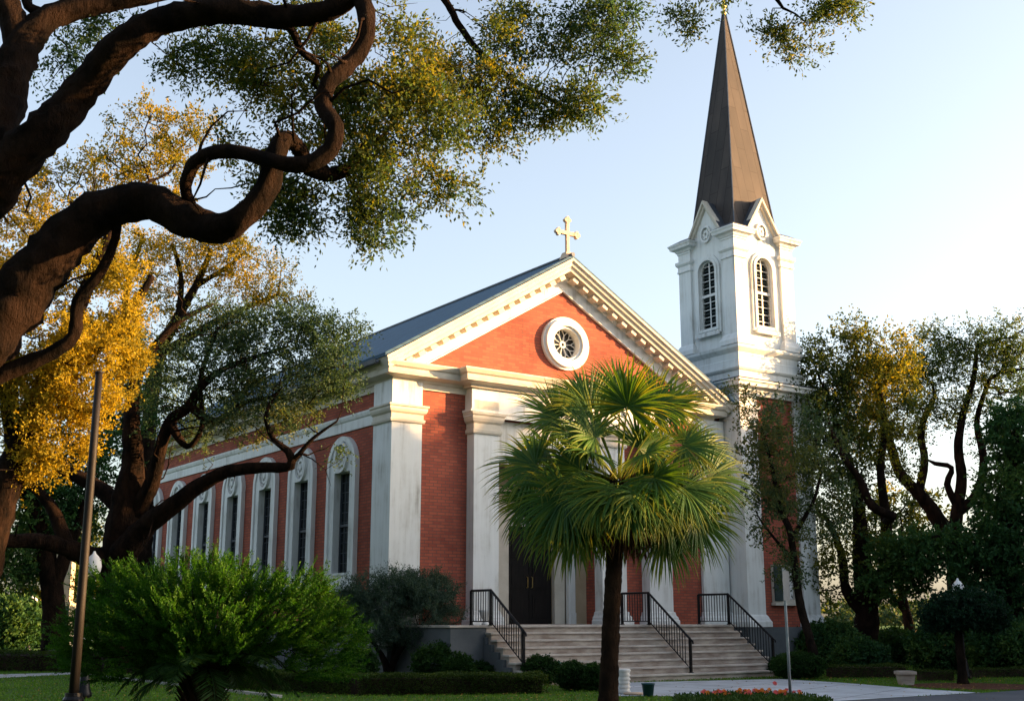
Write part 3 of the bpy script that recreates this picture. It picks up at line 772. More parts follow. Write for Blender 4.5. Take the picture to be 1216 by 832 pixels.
for (x0, x1, y0, y1) in ((BX0, BX0+.62, BY0, BY0+.62), (BX1-.62, BX1, BY0, BY0+.62), (BX0, BX0+.62, BY1-.62, BY1), (BX1-.62, BX1, BY1-.62, BY1)):
    tpil(x0, x1, y0, y1, 10.951, 14.82, 14.12, True, 'belfry_pilaster', ch=.42)
    c = MB(); c.box(x0-.03, x1+.03, y0-.03, y1+.03, 14.821, 14.9)
    c.sweep(sq(x0, x1, y0, y1), (0, 0, 1), [(-.25, 14.9), (.06, 14.9), (.1, 14.98), (.22, 15.02), (.24, 15.1), (.28, 15.16), (.28, 15.2), (-.25, 15.2)], True)
    c = tb(c, 'corner_cornice', M['stucco'])
    d = MB(); d.frust(x0-.27, x1+.27, y0-.27, y1+.27, 15.202, x0+.08, x1-.08, y0+.08, y1-.08, 15.42); tb(d, 'flashing', M['lead'], c)
# four openings: surround, louvres, hood, rosette
def face_pts(side):
    if side == 'f': return lambda a, d, z: (a, T0-d, z), cx_, 'y'
    if side == 'b': return lambda a, d, z: (a, T1+d, z), cx_, 'y'
    if side == 'l': return lambda a, d, z: (S0-d, a, z), cy_, 'x'
    return lambda a, d, z: (S1+d, a, z), cy_, 'x'
def pl(mb, outer, holes, side, d0, d1):
    f, c, ax = face_pts(side)
    q0 = f(0, d0, 0)[1 if ax == 'y' else 0]; q1 = f(0, d1, 0)[1 if ax == 'y' else 0]
    mb.plate(outer, holes, q0, q1, ax)
for side in 'lfrb':
    f, c, ax = face_pts(side)
    mb = MB(); pl(mb, arch(c-.62, c+.62, WZ0-.22, WZ1+.22, 21), [win(c)], side, .002, .07)
    pl(mb, arch(c-.52, c+.52, WZ0-.1, WZ1+.11, 21), [win(c)], side, .071, .11)
    pl(mb, [(c-.58, WZ0-.30), (c+.58, WZ0-.30), (c+.58, WZ0-.16), (c-.58, WZ0-.16)], [], side, .12, .2)
    wo = tb(mb, 'belfry_window', M['stucco'])
    mb = MB(); z = WZ0+.06
    k = 0
    while z < WZ1-.12:
        hw = SW-.03 if z < WZ1-SW else math.sqrt(max(.01, SW**2-(z+.09-(WZ1-SW))**2))-.03
        if hw > .05:
            a = f(c-hw, -.20, z+.09); b = f(c+hw, -.20, z+.09); c2 = f(c+hw, -.09, z); d2 = f(c-hw, -.09, z)
            mb.quad(a, b, c2, d2)
            mb.quad(*[(q[0], q[1], q[2]-.018) for q in (a, d2, c2, b)])
            mb.quad(d2, c2, (c2[0], c2[1], c2[2]-.018), (d2[0], d2[1], d2[2]-.018))
        z += .135
    tb(mb, 'louvres', M['shutter'], wo)
    mb = MB()
    for k in range(9):
        z = WZ0+.2+.27*k; hw = SW-.06 if z < WZ1-SW else math.sqrt(max(.01, SW**2-(z-(WZ1-SW))**2))-.06
        pl(mb, [(c-hw, z-.012), (c+hw, z-.012), (c+hw, z+.012), (c-hw, z+.012)], [], side, -.084, -.07)
    tb(mb, 'glazing_bars', M['white'], wo)
    mb = MB(); pl(mb, [(c-.025, WZ0+.02), (c+.025, WZ0+.02), (c+.025, WZ1-.05), (c-.025, WZ1-.05)], [], side, -.085, -.06)
    pl(mb, [(c-SW+.005, 12.95), (c+SW-.005, 12.95), (c+SW-.005, 13.05), (c-SW+.005, 13.05)], [], side, -.059, -.02)
    pl(mb, arch(c-SW+.003, c+SW-.003, WZ0+.003, WZ1-.003, 17), [arch(c-SW+.05, c+SW-.05, WZ0+.05, WZ1-.05, 17)], side, -.12, -.03)
    tb(mb, 'frame', M['white'], wo)
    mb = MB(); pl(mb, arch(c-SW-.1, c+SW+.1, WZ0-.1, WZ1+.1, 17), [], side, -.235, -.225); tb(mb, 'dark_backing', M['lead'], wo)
    # gable trim
    mb = MB(); N_ = {'f': (0, -1, 0), 'b': (0, 1, 0), 'l': (-1, 0, 0), 'r': (1, 0, 0)}[side]
    pth = [f(c-1.02, 0, 14.93), f(c, 0, 16.52), f(c+1.02, 0, 14.93)]
    if side in 'lb': pth = pth[::-1]
    mb.sweep(pth, N_, [(-.04, -.1), (-.04, .17), (.03, .17), (.05, .1), (.12, .08), (.14, .0), (.14, -.1)])
    tb(mb, 'gable_trim', M['cream'])
    mb = MB(); pl(mb, circ(c, 15.3, .27, .32, 30), [circ(c, 15.3, .2, .25, 30)], side, .002, .09)
    for i in range(6):
        a = i*math.pi/3; pl(mb, circ(c+.1*math.cos(a), 15.3+.12*math.sin(a), .055, .06, 10), [], side, .002, .05+.003*i)
    tb(mb, 'rosette', M['stucco'])
    # little gable roof behind the gable
    mb = MB(); dm = {'f': (0, 1), 'b': (0, -1), 'l': (1, 0), 'r': (-1, 0)}[side]
    A_ = Vector(f(c-1.06, .13, 14.96)); B_ = Vector(f(c, .13, 16.57)); C_ = Vector(f(c+1.06, .13, 14.96)); D = Vector((dm[0], dm[1], 0))*1.15
    mb.quad(A_, B_, B_+D, A_+D*1.0); mb.quad(B_, C_, C_+D, B_+D)
    tb(mb, 'gablet_roof', M['lead'])
# spire: four tall faces
SPH = 1.22; SZ0, SZ1 = 15.05, 24.6
mb = MB(); n = 0
cxs, cys = BCX, BCY
rings = [(SZ0, SPH), (15.9, 1.05)]+[(15.9+(SZ1-15.9)*t, 1.05*(1-t)+.045*t) for t in (.2, .4, .6, .8, 1)]
for (z, h) in rings:
    mb.v += [(cxs-h, cys-h, z), (cxs+h, cys-h, z), (cxs+h, cys+h, z), (cxs-h, cys+h, z)]
for i in range(len(rings)-1):
    for j in range(4): mb.f.append((i*4+j, i*4+(j+1) % 4, i*4+4+(j+1) % 4, i*4+4+j))
spire = tb(mb, 'spire', M['spire'])
mb = MB()
for (a, b) in ((-1, -1), (1, -1), (1, 1), (-1, 1)):
    mb.tube([(cxs+a*h, cys+b*h, z) for z, h in rings], .03, 6)
tb(mb, 'hip_seam', M['lead'], spire)
mb = MB(); mb.lathe(cxs, cys, [(.07, SZ1-.05), (.09, SZ1+.02), (.05, SZ1+.1), (.05, SZ1+.2), (.1, SZ1+.26), (.12, SZ1+.34), (.08, SZ1+.42), (.03, SZ1+.46)], 14)
zz = SZ1+.46
mb.box(cxs-.035, cxs+.035, cys-.035, cys+.035, zz-.02, zz+.85); mb.box(cxs-.25, cxs-.036, cys-.034, cys+.034, zz+.5, zz+.57); mb.box(cxs+.036, cxs+.25, cys-.034, cys+.034, zz+.5, zz+.57)
tb(mb, 'spire_cross', M['gilt'], smooth=False)
# tower window with shutters, and door-side lantern
mb = MB(); wx0, wx1 = 14.35, 15.25
mb.plate([(wx0-.09, 2.15), (wx1+.09, 2.15), (wx1+.09, 3.4), (wx0-.09, 3.4)], [[(wx0, 2.26), (wx1, 2.26), (wx1, 3.31), (wx0, 3.31)]], TY0-.02, TY0+.099, 'y')
mb.box(wx0-.14, wx1+.14, TY0-.1, TY0+.09, 2.06, 2.148)
tw = tb(mb, 'window', M['cream'])
mb = MB(); mb.box(wx0, wx1, TY0+.05, TY0+.07, 2.26, 3.31); tb(mb, 'pane', M['glass'], tw)
mb = MB(); mb.box(wx0+.35, wx0+.6, TY0+.02, TY0+.04, 2.27, 3.3); mb.box(wx0+.66, wx0+.86, TY0+.02, TY0+.04, 2.27, 3.3); tb(mb, 'curtain', M['curtain'], tw)
mb = MB(); mb.box(wx0-.1, wx0+.28, TY0-.07, TY0-.03, 2.2, 3.38)
for i in range(14): mb.box(wx0-.06, wx0+.24, TY0-.085, TY0-.071, 2.25+i*.08, 2.29+i*.08)
tb(mb, 'shutter', M['shutter'], tw)

# ---------------------------------------------------------------- entrance steps
NS, RI, TR, VB = 8, 1.45/8, .27, -4.65
SU0, SU1 = 1.35, 10.4
steps = empty('entrance_steps', 'wide flight of pale stone steps rising to the church door', 'steps', P0, RZ)
for k in range(NS-1):
    mb = MB(); y0 = VB+TR*k; z = RI*(k+1)
    mb.box(SU0, SU1+.06*(k == 0), y0+.045, y0+TR+.045, z-RI, z-.05)
    mb.build('riser', M['riser'], steps); mb = MB()
    mb.box(SU0-.04, SU1+.04+.06*(k == 0), y0, y0+TR+.03, z-.0495, z)
    mb.build('tread', M['stone'], steps, bevel=.008)
mb = MB()
for k in range(NS-1): mb.box(SU0, SU1, VB+TR*(k+1)+.031, VB+TR*(k+1)+TR+.03, 0, RI*(k+1)-.056*0-.002) if k < NS-2 else None
mb.box(SU0, SU1, -2.73, -.07, 0, 1.39)
mb.build('stair_core', M['riser'], steps)
mb = MB(); mb.box(SU0-1.15, SU1+.05, -2.80, -.005, 1.392, 1.45); mb.build('landing', M['stone'], steps, bevel=.01)
mb = MB(); mb.box(SU0-1.1, SU0-.002, -2.76, -.07, 0, 1.39)
mb.plate([(VB+.1+TR*.2, 0)]+[q for k in range(NS-1) for q in ((VB+.1+TR*k+.06, RI*(k+1)-.12), (VB+.1+TR*(k+1)+.06, RI*(k+1)-.12))]+[(-2.762, 1.15), (-2.762, 0)], [], SU0-.1, SU0-.002, 'x')
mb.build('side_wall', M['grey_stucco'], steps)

def railing(u, label, vtop, vb, zb):
    r = empty('iron_railing', label, 'railing', (P0[0]+math.cos(RZ)*u-math.sin(RZ)*-2.78, P0[1]+math.sin(RZ)*u+math.cos(RZ)*-2.78, ZF), RZ, 'black iron railings on the entrance steps')
    H = .9; a = (0, vtop+2.78, H); b = (0, 0, H); zz = zb-ZF; c = (0, vb+2.78, zz+H)
    mb = MB(); mb.tube([a, b, c], .034, 8); mb.tube([(0, c[1], c[2]), (0, c[1]-.1, c[2]-.06), (0, c[1]-.12, c[2]-.13)], .024, 6); mb.build('top_rail', M['iron'], r)
    mb = MB(); mb.tube([(0, a[1], .1), (0, 0, .1), (0, c[1], zz+.1)], .016, 6); mb.build('bottom_rail', M['iron'], r)
    for (y, z0, z1) in ((a[1], 0, H), (0, 0, H), (c[1], zz, zz+H)):
        mb = MB(); mb.box(-.032, .032, y-.032, y+.032, z0, z1); mb.box(-.05, .05, y-.05, y+.05, z0, z0+.02); mb.build('post', M['iron'], r)
    n1 = int((a[1])/.115); bal = None
    m0 = MB(); m0.tube([(0, 0, .1), (0, 0, H)], .013, 5); bal = m0.build('baluster', M['iron'], r); first = True
    ys = [(a[1]-.115*(i+1), 0) for i in range(n1-1)]
    n2 = int(abs(c[1])/.105)
    for i in range(1, n2): ys.append((-.105*i, (zz)*(.105*i)/abs(c[1])))
    for (y, dz) in ys:
        o_ = bal if first else bal.copy()
        if not first: COL.objects.link(o_); o_.parent = r
        first = False; o_.location = (0, y, dz)
    return r
railing(1.47, 'black iron railing at the left end of the steps, beside the grey wall', -1.85, -4.25, .42)
railing(6.95, 'black iron railing in the middle of the steps, right of the palm trunk', -1.6, -4.45, RI)
railing(10.15, 'black iron railing at the right end of the steps, below the bell tower', -1.5, -4.5, RI)
# urn on the landing behind the left railing
def LW(u, v, z=0): return (P0[0]+math.cos(RZ)*u-math.sin(RZ)*v, P0[1]+math.sin(RZ)*u+math.cos(RZ)*v, z)
mb = MB(); mb.lathe(0, 0, [(.10, 0), (.12, .03), (.06, .08), (.06, .12), (.14, .22), (.17, .34), (.19, .4), (.16, .4), (.12, .3)], 18)
tag(mb.build('urn', M['white'], None, True, loc=LW(2.1, -1.6, 1.45)), 'small white urn on the landing behind the left railing', 'urn')

# ================================================================ FOLIAGE
# ---- foreground live oak: limbs sweep in from the left
D = 9.0
paths = [
 [(-7.4, 8.2, 0, .66), (-7.2, 8.4, .5, .52), (-6.6, 8.6, 1.5, .44)]+[P4(q[0], q[1], q[2], q[3]*.86) for q in [(-150, 620, D, 52), (-60, 455, D, 47), (0, 380, D, 43), (42, 325, D, 39), (90, 272, D, 34), (135, 245, D, 30), (180, 240, D, 26), (225, 262, D-.1, 25), (258, 272, D-.2, 21), (292, 254, D-.3, 18), (318, 222, D-.3, 17), (327, 185, D-.3, 15), (338, 164, D-.2, 13), (356, 178, D, 11), (368, 200, D+.1, 12), (395, 207, D+.2, 10), (418, 197, D+.3, 9), (430, 176, D+.4, 7), (444, 166, D+.5, 5)]],
 [(-6.6, 8.6, 1.5, .40), (-6.3, 8.8, 3.4, .38)]+[P4(q[0], q[1], q[2], q[3]*.88) for q in [(-50, 260, D+.4, 40), (0, 205, D+.3, 34), (50, 160, D+.2, 29), (95, 110, D+.2, 25), (145, 52, D, 23), (195, 24, D, 20), (265, 13, D-.1, 19), (335, 20, D-.1, 17), (390, 12, D-.2, 15), (424, -6, D-.2, 14), (436, 30, D-.3, 13), (422, 68, D-.3, 13), (390, 98, D-.4, 12.5), (384, 128, D-.4, 12), (399, 150, D-.5, 12), (392, 178, D-.5, 12.5), (362, 195, D-.5, 12), (325, 192, D-.5, 11), (285, 181, D-.4, 10.5), (250, 182, D-.3, 10), (228, 198, D-.2, 9.5), (220, 222, D-.1, 8.6), (226, 240, D, 8), (236, 262, D, 7)]],
 [P4(-30, 230, D+.5, 34), P4(-5, 150, D+.6, 30), P4(12, 90, D+.7, 26), P4(30, 50, D+.8, 21), P4(62, 20, D+.9, 16), P4(110, 6, D+1, 14), P4(170, -4, D+1.1, 12), P4(240, -20, D+1.2, 9)],
 [P4(24, 66, D+.8, 20), P4(14, 20, D+.8, 18), P4(-10, -40, D+.9, 16), P4(10, -140, D+1, 12)],
 [P4(-10, 450, D+.1, 12), P4(30, 432, D+.1, 10), P4(62, 418, D+.1, 9), P4(88, 398, D+.1, 8), P4(93, 358, D+.1, 7.5), P4(118, 325, D+.1, 6.5), P4(134, 292, D+.1, 6), P4(140, 262, D, 5), P4(132, 246, D, 4)],
 [P4(310, 20, D-.1, 8), P4(345, 34, D, 6), P4(358, 62, D+.1, 5), P4(378, 78, D+.2, 4), P4(372, 100, D+.3, 3)],
 [P4(60, 20, D+.9, 8), P4(35, -10, D+1, 7), P4(150, -120, D+1.5, 14), P4(330, -160, D+1.8, 12), P4(470, -70, D+1.6, 9), P4(525, -5, D+1.5, 5.2), P4(545, 30, D+1.5, 4.6), P4(570, 62, D+1.5, 4), P4(610, 95, D+1.5, 3.4), P4(650, 116, D+1.5, 2.6), P4(690, 138, D+1.4, 1.6)],
 [P4(330, -160, D+1.8, 10), P4(560, -150, D+2, 8), P4(800, -120, D+2.2, 6), P4(890, -40, D+2.2, 4), P4(930, 10, D+2.2, 2)],
]
oc = [CR(450, 70, D+.6, 90, 75, 100), CR(480, 150, D+.5, 95, 70, 120), CR(455, 215, D+.4, 65, 45, 60), CR(438, 270, D+.4, 34, 30, 22), CR(530, 205, D+.5, 44, 48, 34),
      CR(555, 60, D+1.2, 75, 60, 50), CR(600, 110, D+1.3, 50, 40, 26), CR(640, 35, D+1.5, 70, 40, 36), CR(715, 40, D+1.6, 48, 55, 36), CR(690, 125, D+1.4, 36, 34, 26), CR(640, 130, D+1.5, 40, 28, 18), CR(580, 150, D+1.2, 40, 26, 16), CR(745, 80, D+1.5, 20, 24, 9), CR(735, 20, D+1.6, 30, 30, 12),
      CR(350, 245, D+.5, 40, 40, 24), CR(315, 215, D+.6, 26, 50, 16), CR(280, 160, D+.8, 30, 26, 10), CR(370, 130, D+.6, 45, 50, 34), CR(320, 90, D+.8, 60, 45, 34), CR(345, 240, D+.4, 26, 35, 12),
      CR(225, 75, D+1, 55, 26, 20), CR(270, 60, D+.9, 50, 35, 24), CR(110, 40, D+1.4, 60, 40, 22), CR(60, 90, D+1.6, 40, 30, 8), CR(385, 30, D+.8, 60, 35, 36),
      CR(818, 22, D+2.2, 20, 18, 9), CR(918, 32, D+2.2, 26, 16, 11), CR(950, 50, D+2.2, 24, 26, 13), CR(985, 12, D+2.2, 40, 16, 16), CR(1010, 4, D+2.3, 22, 8, 6), CR(900, -14, D+2.3, 100, 12, 16),
      CR(300, -60, D+1.5, 280, 50, 90), CR(600, -60, D+1.8, 260, 50, 80)]
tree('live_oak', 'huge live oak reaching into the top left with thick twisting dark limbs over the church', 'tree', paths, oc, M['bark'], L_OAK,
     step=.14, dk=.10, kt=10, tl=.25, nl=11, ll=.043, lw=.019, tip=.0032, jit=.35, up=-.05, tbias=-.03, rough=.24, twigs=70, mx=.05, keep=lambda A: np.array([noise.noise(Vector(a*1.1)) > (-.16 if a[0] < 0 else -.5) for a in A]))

# ---- tree on the left, its leaves coloured sunlit gold
D = 24.5
paths = [[P4(-40, 850, D, 24), P4(-30, 740, D, 20), P4(-10, 640, D, 18), P4(20, 540, D, 16), P4(60, 440, D, 12), P4(95, 360, D, 9), P4(130, 280, D, 6)],
         [P4(20, 540, D, 12), P4(10, 440, D, 10), P4(30, 330, D, 7)], [P4(60, 440, D, 8), P4(130, 400, D+.5, 6), P4(180, 330, D+.8, 4)]]
gc = [CR(60, 300, D, 90, 75, 150), CR(30, 400, D, 90, 80, 220), CR(110, 430, D-.4, 60, 75, 190), CR(70, 510, D-.3, 55, 45, 70), CR(120, 370, D, 60, 50, 90), CR(20, 470, D, 60, 60, 120),
      CR(170, 165, D+.5, 60, 50, 44), CR(120, 215, D+.5, 55, 45, 44), CR(205, 200, D+.8, 38, 55, 26), CR(235, 150, D+.6, 22, 25, 10), CR(40, 555, D, 36, 26, 26), CR(150, 330, D+1, 38, 30, 20), CR(20, 230, D, 60, 40, 40)]
tree('sun_gold_oak', 'tall tree with dense leaves coloured sunlit gold at the left edge, behind the twisting limbs', 'tree', paths, gc, M['bark'], L_SUN_GOLD,
     step=.32, dk=.25, kt=8, tl=.42, nl=15, ll=.068, lw=.04, tip=.010, jit=.3, tbias=.12, keep=lambda A: np.array([noise.noise(Vector(a*.9)) > -.22 for a in A]))
D = 37.
tree('airy_sun_gold_tree', 'airy tree with leaves coloured sunlit gold and fine pale branches standing behind the dark spreading oak', 'tree',
     [[P4(165, 760, D, 13), P4(168, 680, D, 12), P4(172, 580, D, 10), P4(178, 490, D, 8.5), P4(190, 420, D, 7.5), P4(212, 375, D, 6), P4(232, 340, D, 4.5), P4(250, 300, D, 3)],
      [P4(190, 420, D, 6), P4(225, 400, D, 5), P4(262, 378, D, 4), P4(300, 362, D, 3), P4(330, 350, D, 2)], [P4(178, 490, D, 6), P4(150, 430, D, 5), P4(150, 350, D, 4), P4(170, 280, D, 2.5)],
      [P4(212, 375, D, 4), P4(215, 330, D, 3.2), P4(205, 290, D, 2.4)], [P4(232, 340, D, 3.5), P4(268, 318, D, 2.6), P4(290, 300, D, 2)]],
     [CR(240, 300, D, 62, 36, 80), CR(300, 330, D, 52, 34, 60), CR(200, 320, D, 50, 44, 60), CR(335, 365, D, 40, 24, 34), CR(185, 390, D, 44, 44, 50), CR(150, 300, D, 34, 40, 30), CR(275, 290, D, 34, 20, 20), CR(250, 385, D, 46, 26, 34)], M['bark_grey'], L_SUN_GOLD,
     step=.42, dk=.32, kt=7, tl=.52, nl=11, ll=.085, lw=.045, tip=.012, jit=.3, tbias=.0)
# ---- big dark oak in front of the side wall
D = 28.
paths = [[P4(150, 790, D, 28.9), P4(146, 755, D, 22.8), P4(140, 700, D, 20.5), P4(142, 650, D, 19.8), P4(150, 600, D, 18.2), P4(158, 550, D, 12.9), P4(156, 500, D, 9.9), P4(162, 450, D+.5, 6.8), P4(185, 410, D+.5, 5.3), P4(215, 380, D+.6, 3.8), P4(255, 360, D+.8, 2.3)],
         [P4(144, 660, D-.2, 16.7), P4(170, 628, D-.5, 12.9), P4(205, 600, D-1, 10.6), P4(235, 578, D-1.2, 9.1), P4(268, 560, D-1.5, 7.6), P4(310, 555, D-1.6, 6.5), P4(345, 553, D-1.7, 5.7), P4(342, 535, D-1.8, 4.6), P4(325, 522, D-1.8, 3.4), P4(316, 495, D-1.8, 3.0), P4(325, 470, D-1.8, 2.3)],
         [P4(345, 550, D-1.7, 3.8), P4(356, 538, D-1.8, 3.0), P4(372, 520, D-1.9, 2.3), P4(400, 500, D-2, 1.2)],
         [P4(160, 610, D, 10.6), P4(180, 575, D-.3, 9.1), P4(190, 535, D-.5, 7.6), P4(202, 500, D-.6, 6.8), P4(225, 482, D-.8, 6.1), P4(236, 462, D-1, 5.3), P4(262, 440, D-1, 3.8), P4(300, 425, D-1, 2.7), P4(340, 412, D-1, 1.5)],
         [P4(225, 482, D-.8, 5.3), P4(255, 500, D-1, 4.6), P4(290, 478, D-1, 3.0), P4(330, 470, D-1.2, 2.3)],
         [P4(200, 500, D-.6, 6.1), P4(222, 530, D-.7, 3.8), P4(240, 505, D-.8, 3.0), P4(238, 450, D-.9, 3.0), P4(258, 390, D-1, 2.3)],
         [P4(142, 660, D, 15.2), P4(110, 662, D-.3, 12.9), P4(80, 650, D-.6, 10.6), P4(45, 642, D-1, 9.1), P4(0, 640, D-1.4, 7.6), P4(-40, 620, D-2, 5.3)],
         [P4(150, 610, D, 11.4), P4(118, 580, D+.3, 9.1), P4(80, 560, D+.4, 7.6), P4(40, 540, D+.5, 6.1), P4(0, 545, D+.5, 4.6)],
         [P4(80, 650, D-.6, 9.1), P4(60, 600, D-.6, 6.8), P4(30, 575, D-.6, 5.3), P4(0, 590, D-.6, 3.8)],
         [P4(142, 700, D, 12.2), P4(128, 730, D-.5, 9.1), P4(100, 745, D-1.2, 6.1)]]
dc = [CR(330, 395, D-.8, 75, 34, 95), CR(270, 390, D-.2, 55, 34, 50), CR(392, 400, D-1, 42, 34, 44), CR(340, 455, D-1.2, 78, 40, 130), CR(260, 440, D-.8, 60, 42, 90), CR(398, 440, D-1.6, 34, 45, 40), CR(180, 440, D+.6, 50, 50, 60), CR(215, 510, D, 40, 40, 40), CR(300, 500, D-1.5, 60, 26, 44),
      CR(210, 470, D, 55, 35, 34), CR(352, 500, D-1.8, 32, 18, 9), CR(395, 540, D-2.1, 22, 10, 3), CR(420, 400, D-1, 18, 26, 7)]
tree('spreading_oak', 'dark spreading oak in front of the side windows with a low bent limb', 'tree', paths, dc, M['bark'], L_GREY,
     step=.34, dk=.26, kt=7, tl=.42, nl=11, ll=.068, lw=.038, tip=.007, jit=.34, tbias=.0, mx=.1, twigs=60)
D = 33.
tree('shade_oak', 'dark leafy oak at the left edge behind the sun-gold tree and lamp posts', 'tree',
     [[P4(66, 770, D, 16), P4(62, 700, D, 12), P4(50, 640, D, 10), P4(30, 580, D, 8), P4(10, 520, D, 5)], [P4(62, 700, D, 9), P4(85, 640, D, 7), P4(110, 580, D, 5)]],
     [CR(30, 600, D, 75, 55, 130), CR(90, 570, D+1, 55, 45, 80), CR(10, 670, D, 40, 28, 40), CR(150, 470, D+2, 50, 60, 60), CR(110, 520, D+1, 50, 50, 60), CR(-40, 560, D, 60, 80, 60), CR(70, 620, D+2, 50, 40, 50)], M['bark'], L_DARK,
     step=.5, dk=.4, kt=6, tl=.5, nl=10, ll=.12, lw=.065, tip=.01)

# ---- trees on the right
D = 34.
tree('slender_tree', 'slender leaning tree with airy grey green leaves in front of the tower wall', 'tree',
     [[P4(972, 800, D, 6.8), P4(962, 760, D, 5.3), P4(950, 715, D, 4.7), P4(944, 670, D, 4.3), P4(938, 630, D, 4.0), P4(925, 600, D, 3.4), P4(918, 560, D, 2.5), P4(905, 510, D, 1.9)],
      [P4(940, 640, D, 3.1), P4(955, 615, D, 2.5), P4(968, 590, D, 1.9), P4(975, 560, D, 1.2)], [P4(944, 665, D, 2.5), P4(925, 645, D, 1.9), P4(905, 620, D, 1.2)]],
     [CR(930, 560, D, 45, 60, 130), CR(905, 500, D, 28, 45, 50), CR(960, 520, D, 45, 50, 55), CR(925, 620, D, 45, 34, 46), CR(888, 555, D-.3, 22, 45, 18), CR(940, 675, D, 28, 22, 22), CR(868, 470, D, 22, 12, 6), CR(985, 600, D, 34, 44, 34)], M['bark_grey'], L_GREY,
     step=.32, dk=.26, kt=6, tl=.42, nl=9, ll=.085, lw=.05, tip=.008, jit=.3, mx=.08, keep=None)
D = 42.
tree('sun_amber_tree', 'oak with sunlit amber put into its crown colour standing just right of the belfry', 'tree',
     [[P4(1022, 800, D, 19.8), P4(1024, 770, D, 15.2), P4(1030, 730, D, 13.2), P4(1026, 690, D, 11.9), P4(1022, 640, D, 9.2), P4(1018, 590, D, 6.6), P4(1005, 540, D, 4.6), P4(985, 480, D, 3.3)],
      [P4(1030, 720, D, 10.6), P4(1050, 680, D, 8.6), P4(1052, 620, D, 5.9), P4(1046, 560, D, 4.6), P4(1050, 500, D, 3.3), P4(1040, 440, D, 2.0)],
      [P4(1060, 612, D-1.5, 5.3), P4(1035, 600, D-1.6, 5.3), P4(1022, 570, D-1.6, 4.0), P4(1000, 540, D-1.6, 3.3), P4(985, 505, D-1.6, 2.0)],
      [P4(1028, 730, D, 7.9), P4(1005, 700, D, 5.9), P4(1000, 660, D, 4.6), P4(985, 620, D, 3.3)]],
     [CR(975, 455, D, 50, 34, 80), CR(970, 500, D, 55, 40, 80), CR(1005, 540, D, 50, 45, 60), CR(1040, 460, D, 60, 40, 70), CR(1045, 410, D, 45, 26, 30), CR(1010, 400, D, 28, 22, 14), CR(985, 580, D, 48, 45, 60), CR(1010, 650, D, 55, 36, 40), CR(985, 690, D, 34, 34, 26), CR(1030, 500, D, 40, 40, 50), CR(965, 425, D, 20, 30, 18), CR(945, 480, D, 34, 30, 44), CR(1060, 540, D, 34, 40, 30), CR(1050, 440, D, 50, 24, 40)], M['bark'], L_SUN_AMBER,
     step=.45, dk=.38, kt=7, tl=.6, nl=11, ll=.10, lw=.07, tip=.016, jit=.34, mx=.16)
D = 48.
tree('tall_oak', 'tall many limbed oak with open crown against the bright sky at right', 'tree',
     [[P4(1150, 800, D, 17.2), P4(1142, 760, D, 13.2), P4(1138, 700, D, 11.9), P4(1132, 650, D, 10.6), P4(1110, 610, D, 8.6), P4(1090, 585, D, 7.3), P4(1068, 560, D, 5.9), P4(1058, 530, D, 5.3), P4(1048, 495, D, 4.0), P4(1042, 465, D, 2.6)],
      [P4(1132, 650, D, 7.9), P4(1136, 610, D, 7.3), P4(1142, 570, D, 5.9), P4(1138, 530, D, 5.3), P4(1144, 490, D, 4.0), P4(1156, 450, D, 3.3), P4(1160, 410, D, 2.0)],
      [P4(1136, 610, D, 5.9), P4(1160, 585, D, 5.3), P4(1168, 545, D, 4.6), P4(1160, 500, D, 3.3), P4(1175, 450, D, 2.6)],
      [P4(1090, 585, D, 5.3), P4(1098, 550, D, 4.6), P4(1094, 510, D, 4.0), P4(1110, 470, D, 2.6)], [P4(1136, 600, D, 4.6), P4(1125, 575, D, 4.0), P4(1130, 555, D, 3.3), P4(1110, 550, D, 2.6), P4(1100, 545, D, 2.0)]],
     [CR(1060, 450, D, 55, 28, 60), CR(1110, 430, D, 55, 34, 70), CR(1165, 420, D, 55, 36, 70), CR(1200, 460, D, 40, 50, 50), CR(1130, 480, D, 50, 28, 44), CR(1075, 500, D, 50, 28, 44), CR(1185, 400, D, 28, 24, 18), CR(1110, 400, D, 22, 20, 10), CR(1180, 520, D, 35, 30, 26), CR(1230, 420, D, 60, 60, 60), CR(1040, 530, D, 26, 24, 14)], M['bark'], L_MID,
     step=.5, dk=.4, kt=8, tl=.62, nl=11, ll=.10, lw=.06, tip=.018, jit=.34, mx=.2)
D = 40.
tree('evergreen_oak', 'dense dark green oak at the right edge', 'tree',
     [[P4(1200, 810, D, 22), P4(1198, 740, D, 18), P4(1195, 680, D, 14), P4(1200, 600, D, 10), P4(1205, 520, D, 6)], [P4(1196, 690, D, 10), P4(1150, 650, D, 8), P4(1110, 640, D, 6)]],
     [CR(1208, 520, D, 38, 42, 90), CR(1195, 590, D, 38, 40, 90), CR(1185, 650, D, 56, 40, 120), CR(1115, 660, D, 52, 28, 80), CR(1075, 660, D+1, 46, 28, 56), CR(1230, 650, D, 70, 100, 180), CR(1195, 710, D, 50, 40, 90), CR(1060, 690, D+1, 44, 24, 40)], M['bark'], L_DARK,
     step=.5, dk=.42, kt=6, tl=.5, nl=12, ll=.13, lw=.08, tip=.012)
D = 62.
tree('backlit_tree', 'small golden backlit tree seen far behind the trunks at right', 'tree',
     [[P4(1082, 762, D, 7), P4(1078, 735, D, 5.5), P4(1070, 700, D, 4), P4(1062, 660, D, 3)], [P4(1076, 728, D, 3), P4(1055, 700, D, 2.5), P4(1045, 670, D, 1.5)]],
     [CR(1060, 640, D, 40, 36, 50), CR(1100, 620, D, 38, 34, 44), CR(1060, 600, D, 40, 20, 30), CR(1050, 690, D, 30, 22, 18)], M['bark'], L_SUN_AMBER,
     step=.6, dk=.5, kt=6, tl=.7, nl=8, ll=.2, lw=.11, tip=.02)
D = 75.
